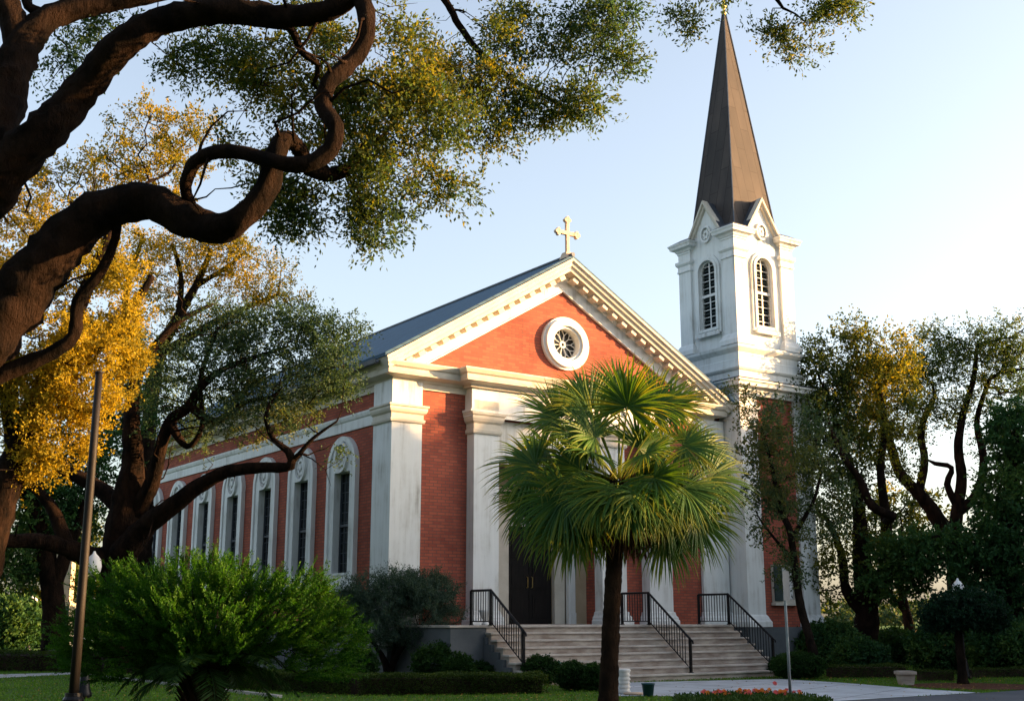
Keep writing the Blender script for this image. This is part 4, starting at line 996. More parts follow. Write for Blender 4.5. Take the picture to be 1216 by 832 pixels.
for i, (px, ry, lab) in enumerate([(-40, 60, 'far green tree at the left edge behind the side road'), (60, 66, 'far green tree behind the left lamp post')]):
    tree('background_tree', lab, 'tree', [[P4(px, 765, D, 6), P4(px+2, 720, D, 5), P4(px-3, 660, D, 3)]],
         [CR(px, 690, D, 52, 34, 80), CR(px+10, 640, D, 50, 40, 80), CR(px-15, 720, D, 40, 18, 30)], M['bark'], L_MID if i == 0 else L_SUN_AMBER, step=.8, dk=.6, kt=6, tl=.9, nl=9, ll=.28, lw=.16, tip=.03, group='trees beyond the side road')

# ---- off-frame oaks to the right, whose crowns throw the evening shade on the lawn and the lower front
def mass_tree(x, y, h, r, n, label, first=None, sc=1):
    if first:
        c = copy_tree(first); c.location = (x, y, 0); c.scale = (sc, sc, h/14.); c.rotation_euler = (0, 0, x*3.1+y)
        c['label'] = label; return c
    return tree('roadside_oak', label, 'tree', [[(0, 0, 0, .45), (.1, 0, 1.5, .36), (.2, .1, 3.5, .3), (0, .3, 6, .22), (-.2, .2, 9, .1)], [(0, .1, 3, .2), (1.6, .6, 5, .14), (2.8, 1, 7.5, .08)], [(.1, 0, 3.2, .2), (-1.8, -.5, 5.4, .14), (-3, -.8, 8, .08)]],
                [((0, 0, 9.5), (4.6, 4.6, 4.2), 420), ((2.2, 1, 6), (3.2, 3.2, 3), 180), ((-2.2, -1, 6), (3.2, 3.2, 3.2), 180), ((0, -1.5, 3.6), (3.6, 3.6, 2.2), 150)], M['bark'], L_DARK,
                step=.6, dk=.5, kt=5, tl=.7, nl=9, ll=.26, lw=.16, tip=.02, group='oaks along the road to the right of the church')
m0 = mass_tree(0, 0, 14, 5, 0, 'broad oak along the road beyond the right edge of the view')
for i, (x, y, h, s) in enumerate([(38, 38, 14.6, 1.25), (30, 36, 13, 1.1), (31, 45, 12.5, 1.1), (48, 41, 15, 1.3), (52, 30, 13, 1.3), (48, 52, 13.5, 1.3), (36, 33, 12.5, 1.1), (27, 32, 8.5, 1),  (33, 50, 11.5, 1.2), (30, 30, 9.5, 1.05), (36, 20, 8.8, 1.1), (34, 60, 11, 1.2), (42, 28, 10.5, 1.1), (38, 11, 8, 1.1), (44, 46, 14, 1.3), (27, 42, 12, .9), (46, 36, 15, 1.2), (48, 18, 9.5, 1.1)]):
    c = m0 if i == 0 else mass_tree(x, y, h, 5, 0, 'broad oak along the road beyond the right edge of the view', m0, s)
    if i == 0: c.location = (x, y, 0); c.scale = (s, s, h/14.)

for i, (x, y, h, s) in enumerate([(-22, -12, 16, 1.5), (-8, -20, 17, 1.5), (8, -17, 16, 1.5), (22, -14, 14, 1.4), (-30, 4, 15, 1.4), (-34, 20, 15, 1.4), (0, -34, 18, 1.7), (-18, -36, 18, 1.7), (18, -34, 18, 1.7), (34, -8, 12, 1.3)]):
    mass_tree(x, y, h, 5, 0, 'unseen broad oak added around the viewpoint to cut the sky light', m0, s)['group'] = 'unseen oaks added to cut the sky light'  # copies of the roadside oak, added out of view to cut ambient sky light

# ---- leafy bushes and hedges
def bush(name, label, cat, c, r, n, mat, ll=.06, lw=.035, group=None, stems=5, kt=6, tl=.2, nl=8, sb=.9, base=0, tipr=.008):
    root = empty(name, label, cat, (c[0], c[1], base), group=group)
    sk = Skel(); cz = c[2]-base
    for i in range(stems):
        a = 2*math.pi*i/stems+random.random(); e = .35*r[0]
        sk.path([(0.05*math.cos(a), .05*math.sin(a), 0, .05*r[2]*sb), (e*.5*math.cos(a), e*.5*math.sin(a), cz*.45, .035*r[2]*sb), (e*math.cos(a), e*math.sin(a), cz*.9, .02*r[2])], .2, parent=None if not sk.p else 0)
    A = ell(n, (0, 0, cz), r, .5); A = A[A[:, 2] > .04]
    sk.grow(A, max(.1, r[0]*.1), max(.08, r[0]*.08), iters=40)
    mb = MB(); sk.mesh(mb, tipr*.5, 0, mx=.04); mb.build('stems', M['bark_grey'], root, smooth=True)
    C, Ax = sprays(A, kt, tl, nl, .35)
    C[:, 2] = np.maximum(C[:, 2], .01); m = len(C)
    big = np.repeat(np.array([noise.noise(Vector(a*1.3)) for a in A]), kt*nl)
    leaf_mesh('foliage', C, Ax, ll*(.7+.6*rng.random(m)), lw*(.7+.6*rng.random(m)), mat, root, .5*rng.random(m)+.25+.6*big)
    return root
v = at(461, 808, z=0)
root = empty('olive_bush', 'silvery green bush on forked stems before the church corner', 'bush', (v.x, v.y, 0))
sk = Skel()
sk.path([(0, 0, 0, .13), (-.05, 0, .35, .11), (-.25, 0, .75, .07), (-.6, .1, 1.2, .04)], .12)
sk.path([(0, 0, .05, .10), (.15, 0, .5, .08), (.4, -.1, .9, .06), (.8, 0, 1.3, .03)], .12, parent=0)
sk.path([(.05, 0, .1, .08), (.1, .2, .7, .06), (.15, .3, 1.3, .03)], .12, parent=0)
A = np.concatenate([ell(150, (-.2, 0, 2.2), (1.25, .9, .7)), ell(80, (-1.0, 0, 1.9), (.55, .6, .6)), ell(120, (1.0, 0, 2.3), (.9, .7, .6)), ell(300, (.42, 0, 1.75), (1.6, 1.3, 1.0)), ell(110, (-.55, 0, 1.5), (.9, .8, .75)), ell(70, (.1, 0, 2.5), (.7, .7, .55)), ell(70, (1.25, 0, 2.1), (.6, .7, .65)), ell(60, (.9, 0, 1.1), (.7, .7, .3))])
sk.grow(A, .14, .12, iters=60); mb = MB(); sk.mesh(mb, .004, 0, mx=.05); mb.build('stems', M['bark_grey'], root, smooth=True)
C, Ax = sprays(A, 9, .26, 12, .5); m = len(C)
leaf_mesh('foliage', C, Ax, .055*(.7+.6*rng.random(m)), .018, L_SILVER, root, .6*rng.random(m)+.2)

for (px, pyb, rx, rz, lab) in [(518, 812, 28, 22, 'loose dark shrub against the grey plinth between the olive bush and the steps'), (546, 813, 18, 16, 'small dark shrub at the corner of the grey stair wall'), (425, 812, 24, 20, 'loose dark shrub against the side plinth behind the bright foreground shrub')]:
    v_ = at(px, pyb, z=0); k = v_.y/F
    bush('plinth_shrub', lab, 'shrub', (v_.x, v_.y, rz*k*.95), (rx*k, rx*k*.6, rz*k), 240, L_SHRUB, .06, .035, 'shrubs along the grey plinth', 5, 6, .16, 8)
SHG = 'clipped round shrubs beside the steps'
for (px, pyb, rx, rz, lab) in [(571, 812, 18, 12, 'low dark shrub at the foot of the grey stair wall'), (642, 814, 22, 17, 'round clipped shrub left of the green box'),
                               (681, 820, 20, 16, 'round clipped shrub just right of the green box'), (708, 821, 18, 15, 'round clipped shrub touching the palm trunk on its left'),
                               (950, 806, 32, 15, 'broad clipped shrub right of the steps behind the sign post'), (925, 803, 10, 9, 'small clipped shrub at the right end of the bottom step')]:
    v = at(px, pyb, z=0); k = v.y/F
    bush('round_shrub', lab, 'shrub', (v.x, v.y+.2, rz*k*.95), (rx*k, rx*k*.8, rz*k), 260 if rx < 30 else 520, L_SHRUB, .045, .028, SHG, 5, 7, .09, 8)
SHD = 'dark bushes under the trees at right'
for (px, y, rx, rz, lab) in [(985, 41, 38, 24, 'dark bush at the tower base right of the slender trunk'), (1062, 44, 34, 18, 'dark bush right of the thick oak trunk'), (1122, 38, 40, 26, 'large dark bush behind the clipped tree'),
                             (1180, 37, 38, 30, 'large dark bush at the right, behind the clipped tree on its right'), (1225, 36, 36, 28, 'dark bush cut by the right edge'), (1020, 39, 30, 14, 'low dark bush before the thick oak trunk')]:
    v = at(px, 780, y=y); k = y/F
    bush('dark_bush', lab, 'bush', (v.x, y, rz*k), (rx*k, rx*k, rz*k*1.05), 420, L_DARK, .11, .065, SHD, 5, 6, .28, 8)
for (px, y, rx, rz, lab) in [(10, 60, 34, 30, 'dark bush at the left edge beyond the lawn'), (58, 70, 26, 14, 'low dark bush beyond the side of the lawn')]:
    v = at(px, 760, y=y); k = y/F
    bush('far_bush', lab, 'bush', (v.x, y, rz*k), (rx*k, rx*k, rz*k), 300, L_DARK, .2, .12, None, 5, 6, .5, 8)

def hedge(label, pts, wdt, h, dens, mat=L_HEDGE, ll=.045):
    P = [Vector((p[0], p[1], 0)) for p in pts]
    root = empty('hedge', label, 'hedge', P[0])
    off = P[0]
    mb = MB(); hw = wdt/2-.13
    mb.sweep([p-off for p in P], (0, 0, 1), [(-hw, 0), (hw, 0), (hw, h*.8), (hw*.8, h-.06), (-hw*.8, h-.06), (-hw, h*.8)])
    mb.build('stems', M['soil'], root)  # solid dark core added inside the leaves against see-through, not separate stems
    Cs = []; As = []
    for i in range(len(P)-1):
        d = P[i+1]-P[i]; L_ = d.length; d.normalize(); s_ = Vector((d.y, -d.x, 0)); n = int(dens*L_*(wdt+2*h))
        t = rng.uniform(-.1, L_+.1, n); q = rng.uniform(-(wdt/2+h), wdt/2+h, n)
        for tt, qq in zip(t, q):
            if abs(qq) < wdt/2: x = qq; z = h; nr = Vector((0, 0, 1))
            else: x = math.copysign(wdt/2, qq); z = h-(abs(qq)-wdt/2); nr = s_*math.copysign(1, qq)
            wob = noise.noise(Vector((tt*1.3+i*9, x*1.5, z*2)))*.07
            p = P[i]+d*tt+s_*x+Vector((0, 0, z))+nr*(wob-random.random()*.09)-off
            Cs.append(p); As.append(nr*.7+Vector((random.gauss(0, .6), random.gauss(0, .6), random.gauss(0, .6))))
    C = np.array(Cs); A_ = np.array(As); A_ /= np.linalg.norm(A_, axis=1, keepdims=True); C[:, 2] = np.maximum(C[:, 2], .01)
    m = len(C); leaf_mesh('foliage', C, A_, ll*(.7+.6*rng.random(m)), ll*.6, mat, root, .35*rng.random(m)+.3+.5*np.array([noise.noise(Vector(c*1.2)) for c in C]))
    return root
hedge('long low clipped hedge running from the lawn edge to the palm', [gp(200, 806), gp(300, 817), gp(430, 824), gp(560, 823), gp(640, 822)], 1.0, .42, 3000)
hedge('low dark hedge behind the lawn at the left edge', [(-22, 40), (-12.5, 38.5), (-9.8, 36)], 1.4, .6, 600, L_HEDGE, .07)
hedge('low clipped hedge between the broad shrub and the stone planter', [gp(985, 804), gp(1072, 804)], .9, .36, 1300)
hedge('short clipped hedge right of the stone planter', [gp(1092, 808), gp(1130, 808)], .7, .3, 1300)
hedge('low hedge right of the clipped tree trunk', [gp(1152, 804), gp(1270, 803)], .7, .28, 1000)

# ---- clipped tree with flat dome
v = at(1144, 812, z=0); D = v.y
tree('clipped_tree', 'small umbrella shaped clipped tree on thin trunk in mulch', 'tree',
     [[(v.x, v.y, 0, .16), (v.x, v.y, .3, .12), (v.x-.02, v.y, 1.0, .10), (v.x-.02, v.y, 1.6, .09), (v.x, v.y, 2.1, .05)], [(v.x, v.y, 1.4, .06), (v.x-.5, v.y, 1.75, .04)], [(v.x, v.y, 1.4, .06), (v.x+.5, v.y, 1.75, .04)]],
     [CR(1145, 727, D, 50, 20, 420, 1.0), CR(1145, 715, D, 36, 15, 200, .8), CR(1118, 738, D, 24, 12, 80), CR(1175, 736, D, 22, 12, 80)], M['bark_grey'], L_TOPIARY,
     step=.16, dk=.12, kt=6, tl=.16, nl=10, ll=.065, lw=.04, tip=.005, mx=.05)

# ---- fan palm
def frond(root, hub0, dirv, pet, rad, nseg, droop, mat, name, tb_, spread=2.35, fold=.35, face=.8):
    d = Vector(dirv).normalized(); side = d.cross(Vector((0, 0, 1)))
    if side.length < .05: side = Vector((1, 0, 0))
    side.normalize(); nrm = side.cross(d).normalized()
    # petiole arc
    P = []; p = Vector(hub0); dd = d.copy(); k = 6
    for i in range(k+1):
        P.append(p.copy()); dd = (dd+Vector((0, 0, -1))*droop*.10).normalized(); p = p+dd*(pet/k)
    mb = MB(); mb.tube(P, [.026-.014*i/k for i in range(k+1)], 5)
    hub = P[-1]; d = dd
    d = (d+Vector((0, 0, -.25))).normalized()
    nrm = Vector((random.uniform(-.3, .3), -face, .75)); nrm = (nrm-d*nrm.dot(d)).normalized(); side = d.cross(nrm).normalized()
    V = []; Fc = []; tint = []
    for j in range(nseg):
        a = -spread+2*spread*(j+.5)/nseg; L_ = rad*(.78+.3*math.cos(a*.55))*random.uniform(.88, 1.08)
        s = (d*math.cos(a)+side*math.sin(a)+nrm*fold*(.25+abs(math.sin(a))*.5)*random.uniform(.6, 1.2)).normalized()
        wmax = rad*2*spread/nseg*.72; m = 7; q = hub.copy(); sd_ = s.copy(); n0 = len(V)
        lat = s.cross(nrm).normalized(); t_ = random.random()*.5+tb_
        for i in range(m+1):
            t = i/m; wd = wmax*min(1, t*3.2+.05)*(1-max(0, (t-.35)/.65)**1.2)+.0015
            V.append(q-lat*wd*.5); V.append(q+nrm*wd*.22); V.append(q+lat*wd*.5)
            g_ = droop*(.04+.30*t*t)
            sd_ = (sd_+Vector((0, 0, -1))*g_+lat*random.gauss(0, .03)).normalized(); q = q+sd_*(L_/m)
            if i < m:
                b_ = n0+i*3
                Fc += [(b_, b_+3, b_+4, b_+1), (b_+1, b_+4, b_+5, b_+2)]
                tint += [t_+.35*t]*2
    n0 = len(mb.v); mb.v += [tuple(v_) for v_ in V]; nf = len(mb.f); mb.f += [tuple(n0+i for i in q) for q in Fc]
    o_ = mb.build(name, mat, root)
    a_ = o_.data.attributes.new('tint', 'FLOAT', 'FACE')
    vals = [.7]*nf+tint; a_.data.foreach_set('value', np.clip(np.array(vals, np.float32), 0, 1))
    return o_
PD = 22.
pb = at(722, 836, y=PD); pc = at(735, 572, y=PD)
palm = empty('fan_palm', 'tall fan palm with round crown standing before the church steps', 'palm tree', (pb.x, pb.y, 0))
CZ = pc.z; dx = pc.x-pb.x
mb = MB(); pts = []; rr = []
for i in range(60):
    t = i/59; pts.append((dx*t**1.2, 0, CZ*t)); rr.append((.165-.025*t+.04*math.exp(-t*14))*(1+.05*(i % 2))+(.05*max(0, t-.85)/.15))
mb.tube(pts, rr, 18, rough=.12); mb.build('trunk', M['palm_bark'], palm, smooth=True)
hub = Vector((dx, 0, CZ-.02))
random.seed(21)
def aim(px, py, dy): # world direction from the crown's heart to a place around it
    v_ = at(px, py, y=PD+dy); return v_-pc
mainf = [((745, 462), -.3, .9, 1.05), ((775, 455), .2, .9, 1.0), ((700, 462), .1, .9, 1.0), ((735, 440), .5, .9, 1.0), ((655, 470), -.1, .85, .95), ((690, 505), -.5, .55, .85), ((622, 520), .1, .9, 1.05), ((655, 565), -.5, .8, 1.15), ((625, 590), .1, .9, 1.0), ((752, 590), -.8, .6, .95), ((815, 500), -.2, .75, 1.0), ((828, 560), -.5, .8, 1.15), ((800, 455), .3, .9, .95), ((860, 540), .2, 1.0, 1.05), ((855, 590), -.1, .9, 1.0), ((608, 560), .3, .8, 1.0), ((770, 520), -.9, .7, .9), ((700, 605), .4, .8, 1.1), ((795, 600), .3, .8, 1.1), ((840, 495), .7, .8, .95), ((640, 500), .8, .9, 1.0), ((690, 440), .7, .8, .9), ((820, 620), -.1, .8, 1.0), ((650, 610), -.2, .8, 1.05), ((700, 575), -.9, .6, .9)]
for (q, dy, pet, rad) in mainf:
    d_ = aim(q[0], q[1], dy); el = d_.z/max(.01, d_.length)
    ln = d_.length
    frond(palm, hub+d_.normalized()*.08, d_+Vector((0, 0, .10)), max(.35, ln*.78), rad*random.uniform(.88, 1.06), 64, (.5+.35*(1-el))*random.uniform(.8, 1.5), L_PALM, 'frond', .0 if el < .3 else .12, spread=2.3, fold=.22, face=1.0)
for i in range(28):
    a = 2.399*i; e = random.uniform(-.6, 1.1)
    d_ = Vector((math.cos(a)*math.cos(e), math.sin(a)*math.cos(e), math.sin(e)))
    frond(palm, hub+d_*.08, d_, random.uniform(.6, .95), random.uniform(.85, 1.05), 50, .85-.3*e, L_PALM, 'frond', .05, spread=2.2, face=-1 if math.sin(a) > .3 else .8)
for i in range(7):
    a = -1.2+.5*i+random.uniform(-.2, .2)
    d_ = Vector((math.cos(a)*.6, math.sin(a)*.45-.1, -.55))
    frond(palm, hub+Vector((0, 0, -.12)), d_, .45, random.uniform(.8, 1.0), 40, 1.5, L_DEAD, 'dead_frond', 0)
mb = MB()
for i in range(46):
    a = 2.399*i; z = CZ-.75+.016*i; r0 = .19
    mb.tube([(dx*.97+r0*.8*math.cos(a), r0*.8*math.sin(a), z), (dx+(r0+.1)*math.cos(a), (r0+.1)*math.sin(a), z+.16), (dx+(r0+.13)*math.cos(a), (r0+.13)*math.sin(a), z+.26)], [.03, .022, .012], 5)
mb.build('leaf_bases', M['palm_bark'], palm)

# ---- bright leafy shrub on a shaggy palm-like stump, foreground left
SD = 20.; v = at(242, 800, y=SD)
root = empty('leafy_palm_shrub', 'bright green leafy shrub over drooping fronds, on a shaggy stump in the left foreground', 'shrub', (v.x, v.y, 0))
mb = MB(); mb.tube([(0, 0, 0), (0, 0, .3), (.02, 0, .7), (0, 0, .95)], [.32, .28, .26, .2], 14, rough=.2)
for i in range(90):
    a = 2.399*i; z = .1+.009*i; mb.tube([(.24*math.cos(a), .24*math.sin(a), z), (.36*math.cos(a), .36*math.sin(a), z+.14), (.44*math.cos(a), .44*math.sin(a), z+.24)], [.035, .022, .006], 4)
mb.build('stump', M['palm_bark'], root)
# drooping pinnate fronds underneath
def pinnate(px_, az, el, L_, droop, nl=60):
    P = []; p = Vector((0, 0, .85)); d = Vector((math.cos(az)*math.cos(el), math.sin(az)*math.cos(el), math.sin(el)))
    k = 14
    for i in range(k+1):
        P.append(p.copy()); d = (d+Vector((0, 0, -1))*droop*(.03+.14*i/k)).normalized(); p = p+d*L_/k
    C = []; A_ = []; Ls = []
    for i in range(nl):
        t = .15+.85*i/nl; x = t*k; j = min(k-1, int(x)); q = P[j].lerp(P[j+1], x-j); tg = (P[j+1]-P[j]).normalized()
        sd_ = tg.cross(Vector((0, 0, 1))).normalized()
        for s in (-1, 1):
            C.append(q); A_.append((sd_*s*.9+tg*.55+Vector((0, 0, -.25+random.gauss(0, .1)))).normalized()); Ls.append(.34*math.sin(math.pi*min(1, t*.85+.12))+.06)
    return P, C, A_, Ls
for i in range(18):
    az = 2.399*i; P, C, A_, Ls = pinnate(0, az, random.uniform(.0, .5), random.uniform(1.3, 1.75), random.uniform(.8, 1.3))
    mb = MB(); mb.tube(P, [.02-.015*j/14 for j in range(15)], 4)
    st = mb.build('frond', L_SHRUB, root)
    m = len(C); leaf_mesh('leaflets', np.array([tuple(c) for c in C]), np.array([tuple(c) for c in A_]), np.array(Ls), .022, L_SHRUB, st, .3+.4*rng.random(m))
# leafy shoots on top
sk = Skel(); random.seed(5)
for i in range(14):
    a = 2.399*i; e = .55
    sk.path([(0, 0, .6, .045), (e*.5*math.cos(a), e*.5*math.sin(a), 1.05, .03), (e*1.6*math.cos(a), e*1.2*math.sin(a), 1.45, .016)], .15, parent=None if not sk.p else 0)
k = SD/F
def CL(px, py, rx, rz, n, ry=None):
    q = at(242+(px-250)*1.08-2, py+6, y=SD); return ell(n, (q.x-v.x, 0, q.z), (rx*k, ry or 1.1, rz*k), .55)
A = np.concatenate([CL(255, 735, 110, 50, 330, 1.4), CL(250, 748, 70, 34, 240, .9), CL(250, 775, 60, 22, 120, .9), CL(180, 735, 65, 42, 120, 1.0), CL(345, 735, 55, 40, 130, 1.0), CL(240, 695, 80, 30, 160, 1.1), CL(140, 750, 45, 28, 70, .8), CL(385, 755, 34, 32, 70, .8), CL(150, 700, 30, 22, 34, .6), CL(350, 700, 34, 20, 34, .6), CL(160, 785, 60, 16, 50, .8), CL(370, 785, 45, 16, 40, .8)])
sk.grow(A, .14, .12, iters=70, jit=.15); mb = MB(); sk.mesh(mb, .004, 0, mx=.02); mb.build('stems', M['bark_grey'], root, smooth=True)
nA = len(A); out = A-np.array([0, 0, .7]); out /= np.linalg.norm(out, axis=1, keepdims=True)
kt, nl_ = 4, 30
T = np.repeat(out*1.15+np.array([0, 0, .2]), kt, 0)+rand_unit(nA*kt)*.5; T /= np.linalg.norm(T, axis=1, keepdims=True)
Sx = np.repeat(A, kt, 0); ln = .36*(.45+.9*rng.random(nA*kt)); t = np.tile(np.linspace(.05, 1, nl_), (nA*kt, 1))
sidev = np.cross(T, rand_unit(nA*kt)); sidev /= np.linalg.norm(sidev, axis=1, keepdims=True)
sg = np.tile(np.array([1, -1]*(nl_//2)), (nA*kt, 1))
C = Sx[:, None]+T[:, None]*(t*ln[:, None])[..., None]
Ax = T[:, None]*.7+sidev[:, None]*sg[..., None]*.8+rng.normal(size=C.shape)*.25
C = C.reshape(-1, 3); Ax = Ax.reshape(-1, 3); Ax /= np.linalg.norm(Ax, axis=1, keepdims=True); m = len(C)
leaf_mesh('foliage', C, Ax, .05*(.7+.6*rng.random(m)), .022, L_BRIGHT, root, .25+.35*np.repeat(rng.random(nA), kt*nl_)+.35*rng.random(m))

# ---- flower bed
FP = [gp(*p) for p in [(850, 829), (930, 829.5), (985, 836), (1000, 850), (800, 850), (800, 834)]]
sheet('flower_bed_soil', FP, .02, M['soil'])
n = 9000; C = np.stack([rng.uniform(2.8, 7.0, n), rng.uniform(22.5, 25.7, n), np.zeros(n)], 1); C = C[inpoly(C, FP)]; n = len(C)
C[:, 2] = rng.random(n)*.13+.02; A_ = rng.normal(size=(n, 3))*.6; A_[:, 2] = abs(A_[:, 2])+.4; A_ /= np.linalg.norm(A_, axis=1, keepdims=True)
o = leaf_mesh('flower_foliage', C, A_, .07, .035, L_SHRUB, None, .5*rng.random(n)+.4); o['kind'] = 'stuff'; o['label'] = 'low green leaves of the flower bed by the road'
mb = MB(); n = 7
for k in range(5):
    for r_, t_ in ((.035, .01), (.024, .018), (.012, .024)):
        pass
def flower_me():
    V = []; Fq = []
    for ring, (r_, z, n_) in enumerate(((.045, .0, 9), (.033, .012, 8), (.018, .022, 6))):
        for i in range(n_):
            a = 2*math.pi*i/n_+ring*.3; b = math.pi/n_*.9; k = len(V)
            V += [(0, 0, z-.01), (r_*.7*math.cos(a-b), r_*.7*math.sin(a-b), z), (r_*math.cos(a), r_*math.sin(a), z+.008), (r_*.7*math.cos(a+b), r_*.7*math.sin(a+b), z)]
            Fq.append((k, k+1, k+2, k+3))
    return V, Fq
FM = []
for tv in (.1, .5, .95):
    V, Fq = flower_me(); me = bpy.data.meshes.new('flower'); me.from_pydata(V, [], Fq); a_ = me.attributes.new('tint', 'FLOAT', 'FACE'); a_.data.foreach_set('value', [tv]*len(Fq)); me.materials.append(PETAL); FM.append(me)
stem = MB(); stem.tube([(0, 0, -.16), (0, 0, 0)], .004, 4)
smesh = None; random.seed(11); cnt = 0
while cnt < 46:
    x = random.uniform(3.6, 6.6); y = random.uniform(24.2, 25.4)
    if not inpoly(np.array([[x, y, 0]]), FP)[0]: continue
    z = random.uniform(.14, .20)+(.16 if cnt == 3 else 0)
    o = bpy.data.objects.new('flower', FM[random.randrange(3)]); COL.objects.link(o); o.location = (x, y, z); o.scale = (1.3,)*3
    o.rotation_euler = (random.uniform(.2, 1.1), random.uniform(-.4, .4), random.uniform(-.5, .5))
    tag(o, 'small orange or red flower blooming in the bed by the road', 'flower', 'flowers in the roadside bed'); cnt += 1

n = 5200; C = np.stack([rng.uniform(-16, 14, n), rng.uniform(23, 36, n), np.full(n, .035)], 1)
on = inpoly(C, PLAZA) | inpoly(C, ROAD); C = C[~on | (rng.random(n) < .25)]; C[inpoly(C, PLAZA) | inpoly(C, ROAD), 2] = .018; C[:, 2] += rng.random(len(C))*.02
A_ = rng.normal(size=(len(C), 3)); A_[:, 2] *= .15; A_ /= np.linalg.norm(A_, axis=1, keepdims=True); B_ = np.cross(A_, np.array([[0, 0, 1.]])+rng.normal(size=(len(C), 3))*.2)
o = leaf_mesh('fallen_leaves', C, A_, .07, .035, leaf_mat('fallen_leaf', [(.10, .05, .02), (.22, .12, .03), (.34, .22, .05)], .1), None, rng.random(len(C)), B_); o['kind'] = 'stuff'; o['label'] = 'dry fallen leaves scattered over the lawn and paving'

# ================================================================ FURNITURE
# tall weathered pole, left
PY = 18.; v = at(87, 830, y=PY); top = at(117, 443, y=PY)
pole = empty('pole', 'tall weathered bare pole standing on the left lawn', 'pole', (v.x, v.y, 0))
mb = MB(); mb.tube([(0, 0, .3), (0.0, 0, 2), (0, 0, 4), (0, 0, top.z)], [.072, .066, .060, .052], 14); mb.tube([(0, 0, top.z), (0, 0, top.z+.03)], [.068, .05], 14); mb.build('shaft', M['pole'], pole, smooth=True)
mb = MB(); mb.lathe(0, 0, [(.17, 0), (.17, .38), (.15, .42), (.15, .46), (.125, .5), (.12, .55)], 16); mb.build('base', M['iron'], pole)
# street lamps
def lamp(label, x, y, h, grp='globe street lamps', r=.16):
    t = empty('street_lamp', label, 'street lamp', (x, y, 0), group=grp)
    mb = MB(); mb.lathe(0, 0, [(.17, 0), (.17, .1), (.12, .2), (.09, .5), (.05, .6), (.04, h-.35), (.06, h-.3), (.09, h-.24), (.09, h-.2)], 12); mb.build('post', M['iron'], t, True)
    mb = MB(); mb.lathe(0, 0, [(.07, h-.2), (r*.9, h-.12), (r, h), (r*.85, h+.14), (r*.5, h+.22), (.04, h+.26), (.02, h+.32)], 16); mb.build('globe', M['globe'], t, True)
    return t
v = at(111, 672, y=25.5); lamp('pale globe street lamp close behind the tall bare pole', v.x, v.y, v.z, r=.17)
v = at(38, 714, y=62); lamp('distant street lamp near the left edge by the side road', v.x, v.y, v.z, r=.3)
v = at(1138, 700, y=33.5); lamp('street lamp whose globe peeks over the clipped tree', v.x, v.y, v.z, r=.17)
# far pillar gate at the left
v = at(72, 747, y=64)
t = empty('gate_pillar', 'far grey and white gate pillar beside the side road', 'pillar', (v.x, v.y, 0))
mb = MB(); mb.box(-.55, .55, -.5, .5, 0, 2.3); mb.build('pedestal', M['grey_stucco'], t)
mb = MB(); mb.box(-.6, .6, -.55, .55, 2.3, 2.5); mb.build('cap', M['beige'], t)
mb = MB(); mb.box(-.42, -.05, -.3, .3, 2.5, 6.0); mb.box(.1, .42, -.3, .3, 2.5, 6); mb.build('column', M['beige'], t)
# sign post
v = at(939, 834, z=0); SY = 24.6; v = at(939, 833, y=SY)
sp = empty('sign_post', 'thin grey metal sign post with sign turned edge on, in the flower bed', 'sign', (v.x, SY, 0))
tz = at(934, 676, y=SY).z
mb = MB(); mb.tube([(0, 0, 0), (0.0, 0, 1.0), (-.015, 0, tz-.03), (-.015, 0, tz)], [.032, .03, .028, .02], 10); mb.build('post', M['galv'], sp, smooth=True)
mb = MB()
a = R(62); dxn, dyn = math.cos(a), math.sin(a)
out = [(-.22, tz-.62), (.22, tz-.62), (.25, tz-.58), (.25, tz-.06), (.22, tz-.02), (-.22, tz-.02), (-.25, tz-.06), (-.25, tz-.58)]
mb.plate(out, [], -.006, .006, 'y'); mb.v = [(x*dxn-(y-.04)*dyn*0-.04*0+.03, x*dyn+y*dxn, z) for x, y, z in [(q[0], q[1], q[2]) for q in mb.v]]
mb.v = [(x, y+.0, z) for x, y, z in mb.v]
sp_panel = mb.build('sign_panel', M['signback'], sp)
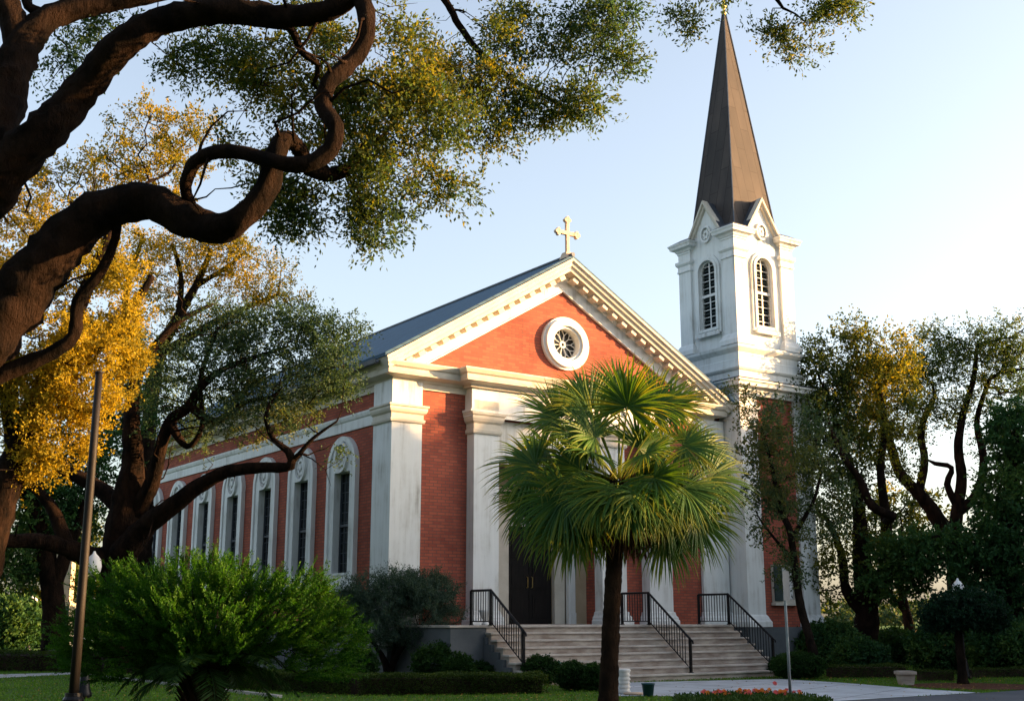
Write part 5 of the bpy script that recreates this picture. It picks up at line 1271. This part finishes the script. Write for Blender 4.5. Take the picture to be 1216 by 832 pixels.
# pots
v = at(742, 824, z=0)
mb = MB(); prof = [(.11, 0)]
for i in range(5): prof += [(.115, .02+i*.085), (.145, .05+i*.085), (.12, .09+i*.085)]
prof += [(.14, .47), (.15, .50), (.12, .53)]
mb.lathe(0, 0, prof, 20); tag(mb.build('ribbed_pot', M['white'], None, True, loc=(v.x, v.y+.1, .012)), 'white ribbed barrel pot right of the palm trunk at the steps', 'pot')
mb = MB(); mb.lathe(0, 0, [(.2, 0), (.24, .02), (.24, .04), (.05, .045)], 20); tag(mb.build('saucer', M['terracotta'], None, True, loc=(v.x+.18, v.y-.25, .012)), 'flat stone saucer on the paving by the white pot', 'saucer')
v = at(770, 826.5, z=0)
mb = MB(); mb.lathe(0, 0, [(.105, 0), (.135, .24), (.15, .24), (.15, .265), (.13, .265), (.125, .2), (.02, .19)], 20); tag(mb.build('bucket', M['teal'], None, True, loc=(v.x, v.y, .012)), 'small dark blue bucket on the paving right of the palm', 'bucket')
v = at(662, 812, z=0)
ub = empty('utility_box', 'slim dark green utility box between the clipped shrubs', 'utility box', (v.x, v.y-.3, 0))
mb = MB(); mb.box(-.08, .08, -.08, .08, 0, .52); mb.build('body', M['green_metal'], ub, bevel=.01)
mb = MB(); mb.frust(-.095, .095, -.095, .095, .52, -.06, .06, -.06, .06, .58); mb.build('lid', M['green_metal'], ub)
v = at(1076, 813, z=0)
mb = MB(); mb.frust(-.15, .15, -.15, .15, 0, -.19, .19, -.19, .19, .26); mb.box(-.22, .22, -.22, .22, .262, .34); mb.box(-.18, .18, -.18, .18, .342, .35)
tag(mb.build('stone_planter', M['riser'], None, bevel=.01, loc=(v.x, v.y, 0)), 'square tapered stone planter at the edge of the paving', 'planter')
# low rope barrier of the far road, horizon treeline
C = ell(1500, (60, 330, 2), (150, 20, 5), .2); C = C[C[:, 2] > 0]
Cc, Ax = sprays(C, 3, 2.2, 6, .2); Cc[:, 2] = np.maximum(Cc[:, 2], 0)
o = leaf_mesh('treeline', Cc, Ax, 1.3, .9, L_GREY, None, .5*rng.random(len(Cc))+.3); o['kind'] = 'stuff'; o['label'] = 'low hazy line of trees on the horizon at right'
